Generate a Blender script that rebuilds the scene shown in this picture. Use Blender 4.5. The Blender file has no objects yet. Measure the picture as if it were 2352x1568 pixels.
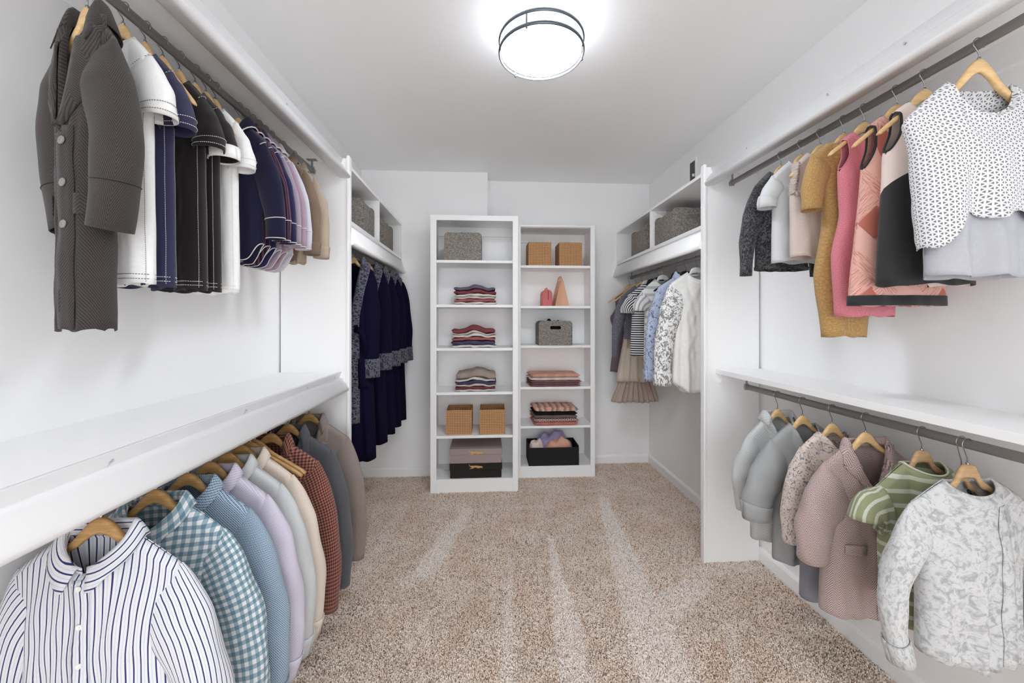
import bpy, bmesh, math, random
from mathutils import Vector

# ---------------------------------------------------------------- camera, world, exposure
SC = bpy.context.scene
COL = SC.collection
PI = math.pi
YAW = math.atan(56 / 914.0)
cam_d = bpy.data.cameras.new('camera')
cam_d.sensor_width = 36.0
cam_d.lens = 914.0 / 2352.0 * 36.0
cam_d.shift_y = -49.0 / 2352.0
cam_d.clip_start = 0.02
cam = bpy.data.objects.new('camera', cam_d)
cam.location = (0, 0, 1.25)
cam.rotation_euler = (PI / 2, 0, -YAW)
COL.objects.link(cam)
SC.camera = cam

world = bpy.data.worlds.new('world')
SC.world = world
world.use_nodes = True
wb = world.node_tree.nodes['Background']
wb.inputs[0].default_value = (0.935, 0.967, 1.0, 1)
wb.inputs[1].default_value = 1.25          # even fill light, added; it enters through the open doorway behind the camera
LAMP = 14.0                                  # radiance of the ceiling fixture's diffuser
SC.view_settings.view_transform = 'Standard'
SC.view_settings.look = 'None'
SC.view_settings.gamma = 1.0
SC.view_settings.use_curve_mapping = False
SC.view_settings.exposure = 1.58
SC.cycles.max_bounces = 9
SC.cycles.diffuse_bounces = 9
SC.cycles.glossy_bounces = 2
SC.cycles.use_adaptive_sampling = True
SC.cycles.adaptive_threshold = 0.1
SC.cycles.adaptive_min_samples = 16
SC.cycles.use_denoising = True

# ---------------------------------------------------------------- small helpers
def lin(h):
    if not isinstance(h, str):
        return tuple(h) if len(h) == 4 else (*h, 1.0)
    h = h.lstrip('#')
    r = []
    for i in (0, 2, 4):
        c = int(h[i:i + 2], 16) / 255.0
        r.append(c / 12.92 if c <= 0.04045 else ((c + 0.055) / 1.055) ** 2.4)
    return (*r, 1.0)

def ss(a, b, x):
    t = max(0.0, min(1.0, (x - a) / (b - a)))
    return t * t * (3 - 2 * t)

def lerp(a, b, t):
    return a + (b - a) * t

def pw(pts, x):
    """piecewise smooth value of x over [(x, v), ...] with falling or rising x"""
    if pts[0][0] > pts[-1][0]:
        pts = pts[::-1]
    if x <= pts[0][0]:
        return pts[0][1]
    for (x0, v0), (x1, v1) in zip(pts, pts[1:]):
        if x <= x1:
            t = (x - x0) / (x1 - x0)
            return lerp(v0, v1, t * t * (3 - 2 * t) * 0.5 + t * 0.5)
    return pts[-1][1]

class NT:
    """small wrapper for writing node materials as arithmetic"""
    def __init__(self, name, rough=0.6, spec=0.3):
        self.m = bpy.data.materials.new(name)
        self.m.use_nodes = True
        self.t = self.m.node_tree
        self.b = self.t.nodes['Principled BSDF']
        self.b.inputs['Roughness'].default_value = rough
        self.b.inputs['Specular IOR Level'].default_value = spec
        self._uv = None
        self._ob = None
    def put(self, sock, v):
        if isinstance(v, bpy.types.NodeSocket):
            self.t.links.new(v, sock)
        elif v is not None:
            if sock.type == 'RGBA':
                sock.default_value = lin(v)
            else:
                sock.default_value = v
    def f(self, op, a, b=None, c=None):
        n = self.t.nodes.new('ShaderNodeMath')
        n.operation = op
        for i, v in enumerate((a, b, c)):
            if v is not None:
                self.put(n.inputs[i], v)
        return n.outputs[0]
    def mix(self, fac, a, b):
        n = self.t.nodes.new('ShaderNodeMix')
        n.data_type = 'RGBA'
        self.put(n.inputs[0], fac)
        self.put(n.inputs[6], a)
        self.put(n.inputs[7], b)
        return n.outputs[2]
    def uv(self):
        if self._uv is None:
            n = self.t.nodes.new('ShaderNodeUVMap')
            s = self.t.nodes.new('ShaderNodeSeparateXYZ')
            self.t.links.new(n.outputs[0], s.inputs[0])
            self._uv = (s.outputs[0], s.outputs[1], n.outputs[0])
        return self._uv
    def ob(self):
        if self._ob is None:
            n = self.t.nodes.new('ShaderNodeTexCoord')
            s = self.t.nodes.new('ShaderNodeSeparateXYZ')
            self.t.links.new(n.outputs['Object'], s.inputs[0])
            self._ob = (s.outputs[0], s.outputs[1], s.outputs[2], n.outputs['Object'])
        return self._ob
    def noise(self, vec, scale, detail=3, rough=0.55, dist=0.0):
        n = self.t.nodes.new('ShaderNodeTexNoise')
        self.put(n.inputs['Vector'], vec)
        n.inputs['Scale'].default_value = scale
        n.inputs['Detail'].default_value = detail
        n.inputs['Roughness'].default_value = rough
        n.inputs['Distortion'].default_value = dist
        return n.outputs['Fac']
    def voro(self, vec, scale, feature='F1', out='Distance', rnd=1.0):
        n = self.t.nodes.new('ShaderNodeTexVoronoi')
        n.feature = feature
        self.put(n.inputs['Vector'], vec)
        n.inputs['Scale'].default_value = scale
        n.inputs['Randomness'].default_value = rnd
        return n.outputs[out]
    def step(self, a, b, x):
        n = self.t.nodes.new('ShaderNodeMapRange')
        n.interpolation_type = 'SMOOTHSTEP'
        self.put(n.inputs[0], x)
        self.put(n.inputs[1], a)
        self.put(n.inputs[2], b)
        return n.outputs[0]
    def vec(self, x, y, z=0.0):
        n = self.t.nodes.new('ShaderNodeCombineXYZ')
        self.put(n.inputs[0], x)
        self.put(n.inputs[1], y)
        self.put(n.inputs[2], z)
        return n.outputs[0]
    def bump(self, h, strength=0.3, dist=0.001):
        n = self.t.nodes.new('ShaderNodeBump')
        n.inputs['Strength'].default_value = strength
        n.inputs['Distance'].default_value = dist
        self.put(n.inputs['Height'], h)
        self.t.links.new(n.outputs[0], self.b.inputs['Normal'])
    def col(self, c):
        self.put(self.b.inputs['Base Color'], c)
        return self

def plain(name, c, rough=0.6, spec=0.3, metal=0.0, mott=0.0, bump=None):
    n = NT(name, rough, spec)
    n.b.inputs['Metallic'].default_value = metal
    if mott:
        o = n.ob()
        k = n.noise(o[3], 14, 4)
        L = lin(c)
        dk = tuple(v * (1 - mott) for v in L[:3])
        n.col(n.mix(n.step(0.35, 0.65, k), dk, L))
    else:
        n.col(c)
    if bump:
        n.bump(n.noise(n.ob()[3], bump[0], 2), bump[1], bump[2])
    return n.m

M = {}
M['wall'] = plain('painted_wall', '#f5f5f5', 0.55, 0.25)
M['ceiling'] = plain('painted_ceiling', '#f5f5f5', 0.8, 0.1)
M['white'] = plain('white_semigloss', '#f6f6f6', 0.32, 0.4)
M['casework'] = plain('white_melamine', '#f5f5f5', 0.42, 0.35)
M['steel'] = plain('brushed_steel', '#969492', 0.4, 0.5, metal=0.4)
M['hookwire'] = plain('hook_wire', '#9c9c9c', 0.28, 0.5, metal=1.0)
M['chrome'] = plain('brushed_nickel', '#6b7178', 0.3, 0.5, metal=1.0)
M['screw'] = plain('screw_zinc', '#8a8a8a', 0.4, 0.5, metal=0.8)
M['screwp'] = plain('painted_screw', '#bdbdbf', 0.4, 0.4)
M['dark'] = plain('dark_gap', '#2c2c2c', 0.9, 0.1)

def wood_mat(name, c1, c2):
    n = NT(name, 0.42, 0.4)
    o = n.ob()
    v = n.vec(n.f('MULTIPLY', o[0], 9.0), n.f('MULTIPLY', o[1], 60.0), n.f('MULTIPLY', o[2], 55.0))
    g = n.noise(v, 1.6, 3, 0.6, 0.6)
    n.col(n.mix(n.step(0.3, 0.7, g), c1, c2))
    return n.m
M['wood_pale'] = wood_mat('pale_beech', '#e9c795', '#d9b27c')
M['wood_mid'] = wood_mat('oak', '#c39c65', '#a87f4c')
M['wood_flat'] = wood_mat('birch_ply', '#c4a27a', '#b18f68')
M['plastic_white'] = plain('white_plastic', '#eeeeee', 0.4)
M['plastic_black'] = plain('black_plastic', '#26272b', 0.5)

# ---------------------------------------------------------------- object helpers
def tag(o, label=None, cat=None, group=None, kind=None):
    if label: o['label'] = label
    if cat: o['category'] = cat
    if group: o['group'] = group
    if kind: o['kind'] = kind
    return o

def empty(name, loc=(0, 0, 0), rz=0.0):
    o = bpy.data.objects.new(name, None)
    o.empty_display_size = 0.05
    o.location = loc
    o.rotation_euler = (0, 0, rz)
    COL.objects.link(o)
    return o

def mesh_obj(name, verts, faces, mat, parent=None, uvs=None, smooth=True, loc=None, solid=0.0):
    me = bpy.data.meshes.new(name)
    me.from_pydata(verts, [], faces)
    if uvs is not None:
        ul = me.uv_layers.new(name='UVMap')
        flat = []
        for p in me.polygons:
            for li in p.loop_indices:
                flat.extend(uvs[me.loops[li].vertex_index])
        ul.data.foreach_set('uv', flat)
    if smooth:
        me.polygons.foreach_set('use_smooth', [True] * len(me.polygons))
    if mat is not None:
        me.materials.append(M[mat] if isinstance(mat, str) else mat)
    o = bpy.data.objects.new(name, me)
    COL.objects.link(o)
    if parent: o.parent = parent
    if loc: o.location = loc
    if solid:
        md = o.modifiers.new('thickness', 'SOLIDIFY')
        md.thickness = solid
        md.offset = 0.0
    return o

def bm_obj(name, bm, mat, parent=None, smooth=False, loc=None):
    me = bpy.data.meshes.new(name)
    bmesh.ops.recalc_face_normals(bm, faces=bm.faces[:])
    bm.to_mesh(me)
    bm.free()
    if smooth:
        me.polygons.foreach_set('use_smooth', [True] * len(me.polygons))
    me.materials.append(M[mat] if isinstance(mat, str) else mat)
    o = bpy.data.objects.new(name, me)
    COL.objects.link(o)
    if parent: o.parent = parent
    if loc: o.location = loc
    return o

def add_box(bm, x0, x1, y0, y1, z0, z1, bev=0.0):
    vs = [bm.verts.new(p) for p in ((x0, y0, z0), (x1, y0, z0), (x1, y1, z0), (x0, y1, z0),
                                    (x0, y0, z1), (x1, y0, z1), (x1, y1, z1), (x0, y1, z1))]
    fs = [bm.faces.new([vs[i] for i in q]) for q in
          ((3, 2, 1, 0), (4, 5, 6, 7), (0, 1, 5, 4), (1, 2, 6, 5), (2, 3, 7, 6), (3, 0, 4, 7))]
    if bev:
        es = list({e for f in fs for e in f.edges})
        bmesh.ops.bevel(bm, geom=es, offset=bev, segments=2, affect='EDGES', profile=0.5)
    return fs

def box(name, x0, x1, y0, y1, z0, z1, mat, parent=None, bev=0.0):
    bm = bmesh.new()
    add_box(bm, x0, x1, y0, y1, z0, z1, bev)
    return bm_obj(name, bm, mat, parent)

def tube_geo(pts, r, nr=8, closed=False):
    """verts, faces of a round tube along pts (r a number or a list)"""
    pts = [Vector(p) for p in pts]
    n = len(pts)
    vs, fs = [], []
    up = Vector((0, 0, 1))
    prevx = None
    for i, p in enumerate(pts):
        if closed:
            t = pts[(i + 1) % n] - pts[i - 1]
        else:
            t = pts[min(i + 1, n - 1)] - pts[max(i - 1, 0)]
        t.normalize()
        if prevx is None:
            a = up if abs(t.dot(up)) < 0.9 else Vector((1, 0, 0))
            x = t.cross(a).normalized()
        else:
            x = (prevx - t * prevx.dot(t)).normalized()
        prevx = x
        y = t.cross(x)
        rr = r[i] if isinstance(r, (list, tuple)) else r
        for k in range(nr):
            a = 2 * PI * k / nr
            vs.append(tuple(p + x * (math.cos(a) * rr) + y * (math.sin(a) * rr)))
    m = n if closed else n - 1
    for i in range(m):
        j = (i + 1) % n
        for k in range(nr):
            l = (k + 1) % nr
            fs.append((i * nr + k, i * nr + l, j * nr + l, j * nr + k))
    if not closed:
        fs.append(tuple(range(nr))[::-1])
        fs.append(tuple((n - 1) * nr + k for k in range(nr)))
    return vs, fs

def tube(name, pts, r, mat, parent=None, nr=8, closed=False):
    v, f = tube_geo(pts, r, nr, closed)
    return mesh_obj(name, v, f, mat, parent)

def extrude_profile(name, prof, axis, a0, a1, mat, parent=None, smooth=True):
    """prof: closed polygon; axis 'y': points (x, z) swept from y=a0 to a1"""
    n = len(prof)
    vs, fs = [], []
    for a in (a0, a1):
        for p, q in prof:
            vs.append((p, a, q) if axis == 'y' else ((a, p, q) if axis == 'x' else (p, q, a)))
    for i in range(n):
        j = (i + 1) % n
        fs.append((i, j, n + j, n + i))
    fs.append(tuple(range(n))[::-1])
    fs.append(tuple(range(n, 2 * n)))
    o = mesh_obj(name, vs, fs, mat, parent, smooth=False)
    bm = bmesh.new()
    bm.from_mesh(o.data)
    bmesh.ops.recalc_face_normals(bm, faces=bm.faces[:])
    bm.to_mesh(o.data)
    bm.free()
    if smooth:
        o.data.polygons.foreach_set('use_smooth', [len(p.vertices) == 4 for p in o.data.polygons])
    return o

def disc_geo(c, nrm, r, h, seg=12):
    """short cylinder with a raised rim: a button or screw head"""
    nrm = Vector(nrm).normalized()
    a = Vector((0, 0, 1)) if abs(nrm.z) < 0.9 else Vector((1, 0, 0))
    x = nrm.cross(a).normalized()
    y = nrm.cross(x)
    c = Vector(c)
    vs, fs = [], []
    rows = ((r * 0.92, 0), (r, h * 0.6), (r * 0.86, h), (r * 0.66, h), (r * 0.58, h * 0.6))
    for rr, hh in rows:
        for k in range(seg):
            t = 2 * PI * k / seg
            vs.append(tuple(c + x * (rr * math.cos(t)) + y * (rr * math.sin(t)) + nrm * hh))
    for i in range(len(rows) - 1):
        for k in range(seg):
            l = (k + 1) % seg
            fs.append((i * seg + k, i * seg + l, (i + 1) * seg + l, (i + 1) * seg + k))
    fs.append(tuple((len(rows) - 1) * seg + k for k in range(seg)))
    return vs, fs

# ---------------------------------------------------------------- the room
XL, XR, YB1, YB2, YF, ZC = -1.0, 1.413, 3.22, 3.41, -1.1, 2.44
XS = 0.0                                   # the step in the back wall

def carpet_mat(name='carpet', pile=False):
    n = NT(name, 0.98, 0.05)
    g = n.t.nodes.new('ShaderNodeNewGeometry')
    s = n.t.nodes.new('ShaderNodeSeparateXYZ')
    n.t.links.new(g.outputs['Position'], s.inputs[0])
    P = g.outputs['Position']
    x, y = s.outputs[0], s.outputs[1]
    wob = n.f('MULTIPLY', n.f('SUBTRACT', n.noise(P, 9, 3), 0.5), 0.07)
    xx = n.f('ADD', x, wob)
    yy = n.f('ADD', y, wob)
    jit = n.f('MULTIPLY', n.f('SUBTRACT', n.noise(P, 60, 3, 0.7), 0.5), 1.1)
    def seg(ax, ay, bx, by, w0, w1, k):
        dx, dy = bx - ax, by - ay
        L2 = dx * dx + dy * dy
        t = n.f('DIVIDE', n.f('ADD', n.f('MULTIPLY', n.f('SUBTRACT', xx, ax), dx),
                              n.f('MULTIPLY', n.f('SUBTRACT', yy, ay), dy)), L2)
        t = n.f('MINIMUM', n.f('MAXIMUM', t, 0.0), 1.0)
        ex = n.f('SUBTRACT', xx, n.f('ADD', n.f('MULTIPLY', t, dx), ax))
        ey = n.f('SUBTRACT', yy, n.f('ADD', n.f('MULTIPLY', t, dy), ay))
        d = n.f('SQRT', n.f('ADD', n.f('MULTIPLY', ex, ex), n.f('MULTIPLY', ey, ey)))
        w = n.f('ADD', n.f('MULTIPLY', t, w1 - w0), w0)
        return n.f('MULTIPLY', n.step(1.3, 0.7, n.f('ADD', n.f('DIVIDE', d, w), jit)), k)
    acc = None
    # brushed streaks the vacuum left in the pile
    for a in STREAKS:
        q = seg(*a)
        acc = q if acc is None else n.f('MAXIMUM', acc, q)
    fine = n.noise(P, 290, 2, 0.65)
    mid = n.noise(P, 140, 2, 0.6)
    big = n.noise(P, 5, 3)
    warm = n.noise(P, 3.3, 2)
    if pile:
        oi = n.t.nodes.new('ShaderNodeObjectInfo')
        k = n.f('ADD', n.f('MULTIPLY', oi.outputs['Random'], 0.75), n.f('MULTIPLY', n.step(0.3, 0.7, mid), 0.25))
        dk = n.mix(n.step(0.45, 0.6, warm), '#927c6b', '#a67b60')
        lt_ = n.mix(n.step(0.35, 0.65, big), '#ecdccd', '#f5eadf')
        c = n.mix(n.step(0.05, 0.45, k), dk, lt_)
        c = n.mix(n.f('MULTIPLY', acc, 0.9), c, n.mix(n.step(0.05, 0.4, k), '#c6b6aa', '#f8f1eb'))
    else:
        k = n.step(0.38, 0.55, n.f('ADD', n.f('MULTIPLY', fine, 0.55), n.f('MULTIPLY', mid, 0.45)))
        dk = n.mix(n.step(0.42, 0.62, warm), '#8b7666', '#97735b')
        lt_ = n.mix(n.step(0.35, 0.65, big), '#dac8b9', '#e8dacd')
        c = n.mix(k, dk, lt_)
        c = n.mix(n.f('MULTIPLY', acc, 0.6), c, n.mix(k, '#c0b0a4', '#f3ebe4'))
    n.col(c)
    if not pile:
        n.bump(n.f('ADD', n.f('MULTIPLY', fine, 0.6), mid), 0.8, 0.006)
    return n.m

STREAKS = [(-0.13, 2.62, -0.31, 2.0, 0.035, 0.065, 1.0), (-0.31, 2.0, -0.42, 1.85, 0.05, 0.02, 0.5),
           (0.115, 2.1, 0.06, 1.2, 0.012, 0.03, 0.75), (0.36, 2.28, 0.30, 1.2, 0.012, 0.07, 1.0),
           (0.80, 2.72, 0.62, 1.3, 0.035, 0.11, 1.0), (0.66, 1.62, 1.02, 1.83, 0.1, 0.05, 0.9),
           (0.95, 1.9, 1.30, 1.93, 0.04, 0.04, 0.6), (-0.02, 2.64, 0.40, 2.62, 0.03, 0.02, 0.45),
           (0.28, 3.0, 1.05, 2.78, 0.05, 0.02, 0.35), (-0.56, 2.7, -0.63, 1.9, 0.03, 0.05, 0.45),
           (0.98, 1.55, 0.80, 1.15, 0.02, 0.05, 0.5), (-0.2, 1.7, -0.3, 1.25, 0.05, 0.1, 0.25)]
M['carpet'] = carpet_mat()
M['pile'] = carpet_mat('carpet_tufts', True)

tag(box('floor', XL - 0.1, XR + 0.1, YF - 0.6, YB2 + 0.1, -0.08, 0.0, 'carpet'), kind='structure',
    label='beige speckled cut pile carpet with pale vacuum streaks')
def carpet_pile():
    """short twisted tufts standing all over the carpet (one uncountable object)"""
    x0, x1, y0, y1 = XL + 0.014, XR - 0.014, 0.55, YB2 - 0.014
    o = mesh_obj('carpet_pile', [(x0, y0, 0), (x1, y0, 0), (x1, YB2 - 0.014, 0), (XS, YB2 - 0.014, 0), (XS, YB1 - 0.014, 0), (x0, YB1 - 0.014, 0)], [(0, 1, 2, 3, 4, 5)], 'pile', smooth=False)
    tag(o, 'short beige cut pile covering the closet floor', 'carpet', kind='stuff')
    ng = bpy.data.node_groups.new('carpet_tufts', 'GeometryNodeTree')
    ng.interface.new_socket('Geometry', in_out='INPUT', socket_type='NodeSocketGeometry')
    ng.interface.new_socket('Geometry', in_out='OUTPUT', socket_type='NodeSocketGeometry')
    N = ng.nodes.new
    gi, go = N('NodeGroupInput'), N('NodeGroupOutput')
    ds = N('GeometryNodeDistributePointsOnFaces')
    ds.inputs['Density'].default_value = 52000.0
    ds.inputs['Seed'].default_value = 4
    co = N('GeometryNodeMeshCone')
    co.fill_type = 'NGON'
    co.inputs['Vertices'].default_value = 5
    co.inputs['Radius Top'].default_value = 0.0019
    co.inputs['Radius Bottom'].default_value = 0.0013
    co.inputs['Depth'].default_value = 0.0095
    sm = N('GeometryNodeSetMaterial')
    sm.inputs['Material'].default_value = M['pile']
    ip = N('GeometryNodeInstanceOnPoints')
    rr = N('FunctionNodeRandomValue')
    rr.data_type = 'FLOAT_VECTOR'
    rr.inputs[0].default_value = (-0.75, -0.75, 0.0)
    rr.inputs[1].default_value = (0.75, 0.75, 6.28)
    rs = N('FunctionNodeRandomValue')
    rs.data_type = 'FLOAT_VECTOR'
    rs.inputs[0].default_value = (0.7, 0.7, 0.7)
    rs.inputs[1].default_value = (1.5, 1.1, 1.25)
    L = ng.links.new
    L(gi.outputs[0], ds.inputs['Mesh'])
    L(co.outputs['Mesh'], sm.inputs['Geometry'])
    L(ds.outputs['Points'], ip.inputs['Points'])
    L(sm.outputs[0], ip.inputs['Instance'])
    L(rr.outputs[0], ip.inputs['Rotation'])
    L(rs.outputs[0], ip.inputs['Scale'])
    L(ip.outputs[0], go.inputs[0])
    md = o.modifiers.new('tufts', 'NODES')
    md.node_group = ng
carpet_pile()
tag(box('ceiling', XL - 0.1, XR + 0.1, YF - 0.1, YB2 + 0.1, ZC, ZC + 0.1, 'ceiling'), kind='structure',
    label='flat off white painted ceiling')
tag(box('wall_left', XL - 0.1, XL, YF - 0.1, YB2 + 0.1, 0, ZC, 'wall'), kind='structure', label='white painted side wall behind dark coat and shirts')
tag(box('wall_right', XR, XR + 0.1, YF - 0.1, YB2 + 0.1, 0, ZC, 'wall'), kind='structure', label='white painted side wall behind the coloured dresses')
extrude_profile('wall_back', [(XL, YB1), (XS, YB1), (XS, YB2), (XR, YB2), (XR, YB2 + 0.1), (XL, YB2 + 0.1)], 'z', 0, ZC, 'wall', smooth=False)
tag(bpy.data.objects['wall_back'], kind='structure', label='white painted end wall with a shallow step behind the bookcases')
# front wall behind the camera: two stubs and a header around the open double doorway
bmw = bmesh.new()
add_box(bmw, XL, XL + 0.22, YF - 0.1, YF, 0, ZC)
add_box(bmw, XR - 0.22, XR, YF - 0.1, YF, 0, ZC)
add_box(bmw, XL + 0.22, XR - 0.22, YF - 0.1, YF, 2.2, ZC)
tag(bm_obj('wall_front', bmw, 'wall'), kind='structure', label='white wall around the open doorway')

def baseboard(name, axis, a0, a1, pos, sgn, label):
    pr = [(pos, 0.0), (pos + sgn * 0.012, 0.0), (pos + sgn * 0.012, 0.062), (pos + sgn * 0.008, 0.072), (pos + sgn * 0.003, 0.078), (pos, 0.078)]
    o = extrude_profile(name, pr, axis, a0, a1, 'white', smooth=False)
    tag(o, kind='structure', label=label)
baseboard('baseboard_left', 'y', YF, YB1, XL, 1, 'low white baseboard under the dark robes')
baseboard('baseboard_right', 'y', YF, YB2, XR, -1, 'white baseboard along the wall under the hanging dresses')
baseboard('baseboard_back', 'x', XL + 0.012, XS, YB1, -1, 'short white baseboard left of the tall bookcase')
baseboard('trim_1', 'x', XS, XR - 0.012, YB2, -1, 'white baseboard beside the narrow bookcase')

# ---------------------------------------------------------------- fixed closet fittings
def fascia_profile(xf, s, zt, h, out):
    """front moulding of a shelf: s=+1 looks towards +x. Returns closed (x, z)"""
    p = [(xf - s * 0.016, zt), (xf, zt), (xf - s * 0.011, zt - 0.027), (xf - s * 0.008, zt - 0.029)]
    for i in range(7):
        t = i / 6.0
        p.append((xf + s * (0.003 + (out - 0.003) * (t * .8 + .2 * ss(0, 1, t))), zt - 0.032 - (h - 0.046) * t))
    cx, cz, r = xf + s * (out - 0.014), zt - h + 0.014, 0.014
    for i in range(1, 8):
        a = i / 8.0 * PI * 0.75
        p.append((cx + s * r * math.cos(a), cz - r * math.sin(a)))
    p.append((xf - s * 0.016, zt - h + 0.006))
    return p

def closet_shelf(name, label, x_wall, x_front, y0, y1, zt, s, screws, fas=True, h=0.095):
    t = empty(name, ((x_wall + x_front) / 2, (y0 + y1) / 2, zt - h))
    tag(t, label, 'shelf')
    L = t.location
    a, b = sorted((x_wall, x_front - (s * 0.016 if fas else 0)))
    def P(o):
        o.parent = t
        o.matrix_parent_inverse.identity()
        o.location = (-L[0], -L[1], -L[2])
        return o
    P(box('board', a, b, y0, y1, zt - 0.024, zt, 'white', bev=0.0015))
    if fas:
        P(extrude_profile('fascia', fascia_profile(x_front, s, zt, h, 0.036), 'y', y0, y1, 'white'))
    for (yy, dz) in screws:
        v, f = disc_geo((x_front + (-s * 0.006 if dz > -0.03 else s * 0.012), yy, zt + dz), (s, 0, 0), 0.0036, 0.0012, 10)
        P(mesh_obj('screw', v, f, 'screwp'))
    return t

YP = 1.975                                  # near face of the two partition panels
def panel(label, x0, x1, zt):
    t = empty('partition_panel', ((x0 + x1) / 2, YP + 0.012, 0))
    tag(t, label, 'panel')
    bm = bmesh.new()
    add_box(bm, x0 - t.location.x, x1 - t.location.x, -0.012, 0.012, 0, zt, 0.002)
    bm_obj('board', bm, 'white', t)
    xf, s = (x1, 1) if abs(x1) < abs(x0) else (x0, -1)
    if x0 > 0: xf, s = x0, -1
    else: xf, s = x1, 1
    bm = bmesh.new()
    a, b = sorted((xf - t.location.x, xf - t.location.x + s * 0.014))
    add_box(bm, a, b, -0.017, 0.017, 0, zt + 0.012, 0.003)
    bm_obj('edge_strip', bm, 'white', t)
    return t
panel('white partition panel between the brown blazers and the navy robes', XL + 0.008, -0.682, 2.035)
panel('white partition panel between the pale coats and the patterned shirts', 1.118, XR - 0.012, 2.035)

closet_shelf('closet_shelf', 'white shelf with rounded moulding above the dark coat and T-shirts', XL, -0.700, YF, YP, 2.03, 1,
             [(0.95, -0.018), (1.45, -0.018)])
closet_shelf('closet_shelf', 'wide white shelf with rounded moulding above the striped and checked shirts', XL, -0.705, YF, YP, 1.0, 1,
             [(0.80, -0.016), (1.22, -0.016), (1.62, -0.016), (1.9, -0.016), (0.97, -0.06)])
closet_shelf('closet_shelf', 'white shelf with rounded moulding above the coral and mustard dresses', XR, 1.142, YF, YP, 2.03, -1,
             [(1.03, -0.016), (1.28, -0.016), (1.7, -0.016)])
sh = closet_shelf('closet_shelf', 'thin flat white shelf above the pale coats and pink herringbone coat', XR, 1.168, YF, YP, 1.0, -1,
                  [(1.05, -0.012), (1.12, -0.012), (1.22, -0.012), (1.42, -0.012), (1.5, -0.012)], fas=False, h=0.024)
box('cleat', 1.185 - sh.location.x, XR - sh.location.x, YP - 0.02 - sh.location.y, YP - sh.location.y, -0.045, 0.0, 'white', sh, 0.002)
cl = box('cleat', XR - 0.02, XR, YF, YP, 1.93, 2.006, 'white')       # support rail on the wall below the upper shelf
us = [o for o in bpy.data.objects if o.get('label', '').startswith('white shelf with rounded moulding above the coral')][0]
cl.parent = us
cl.location = (-us.location.x, -us.location.y, -us.location.z)

def clothes_rod(label, x, z, y0, y1, brackets, hang, group=None):
    t = empty('clothes_rod', (x, (y0 + y1) / 2, z))
    tag(t, label, 'rod')
    yc = t.location.y
    pr = []
    for i in range(20):
        a = 2 * PI * i / 20
        pr.append((0.0085 * math.copysign(abs(math.cos(a)) ** 0.8, math.cos(a)), 0.0125 * math.copysign(abs(math.sin(a)) ** 0.8, math.sin(a))))
    extrude_profile('pole', pr, 'y', y0 - yc, y1 - yc, 'steel', t)
    for yb in brackets:
        bm = bmesh.new()
        add_box(bm, -0.010, 0.010, yb - yc - 0.003, yb - yc + 0.003, -0.015, 0.015, 0.0015)
        add_box(bm, -0.004, 0.004, yb - yc - 0.0025, yb - yc + 0.0025, 0.010, hang, 0.001)
        add_box(bm, -0.022, 0.022, yb - yc - 0.012, yb - yc + 0.012, hang - 0.003, hang, 0.001)
        bm_obj('bracket', bm, 'steel', t)
    return t
RODS = {'LU': (-0.826, 1.957, 2.006), 'LL': (-0.79, 0.905, 0.976), 'RU': (1.20, 1.925, 2.006), 'RL': (1.21, 0.938, 0.976),
        'BL': (-0.74, 1.652, 1.726), 'BR': (1.20, 1.604, 1.726)}
def rod(k, label, y0, y1, br):
    x, z, top = RODS[k]
    clothes_rod(label, x, z, y0, y1, br, top - z)
rod('LU', 'brushed steel rod holding the dark coat, T-shirts and pyjamas', YF + 0.02, 1.95, (1.93, -0.3))
rod('LL', 'steel rod under the left shelf holding the shirts and blazers', YF + 0.02, 1.95, (1.93, -0.3))
rod('RU', 'brushed steel rod holding the coloured dresses', YF + 0.02, 1.90, (1.885, -0.3))
rod('RL', 'dark steel rod holding the pale coats and the green top', YF + 0.02, 1.80, (1.792, -0.3))
rod('BL', 'steel rod under the wall cubby holding the navy robes', 2.01, 2.92, (2.905,))
rod('BR', 'steel rod under the wall cubby holding the patterned shirts', 2.01, 3.27, (3.25,))

def wall_cubby(label, xw, xf, y0, y1, zt, yd, s):
    """open two-bay box shelf on the wall, its shelf front moulded; s: the way the bays look"""
    t = empty('wall_cubby', ((xw + xf) / 2, (y0 + y1) / 2, 1.62))
    tag(t, label, 'cubby shelf')
    ox, oy, oz = t.location
    a, b = sorted((xw - ox, xf - ox))
    B = lambda n, x0, x1, yy0, yy1, z0, z1: box(n, x0, x1, yy0 - oy, yy1 - oy, z0 - oz, z1 - oz, 'white', t, 0.0012)
    B('top_board', a, b, y0, y1, zt - 0.018, zt)
    B('bottom_board', a, b, y0, y1, 1.728, 1.748)
    B('divider', a, b, yd - 0.008, yd + 0.008, 1.748, zt - 0.018)
    B('end_panel', a, b, y1 - 0.014, y1, 1.748, zt - 0.018)
    extrude_profile('fascia', [(p - ox, q - oz) for p, q in fascia_profile(xf - s * 0.001, s, 1.748, 0.128, 0.030)], 'y', y0 - oy, y1 - oy, 'white', t)
    return t
wall_cubby('open white two-bay wall cubby above the navy robes', XL, -0.682, 2.0, YB1, 2.02, 2.56, 1)
wall_cubby('open white two-bay wall cubby above the patterned shirts', XR, 1.120, 2.0, YB2, 2.02, 2.685, -1)

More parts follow.
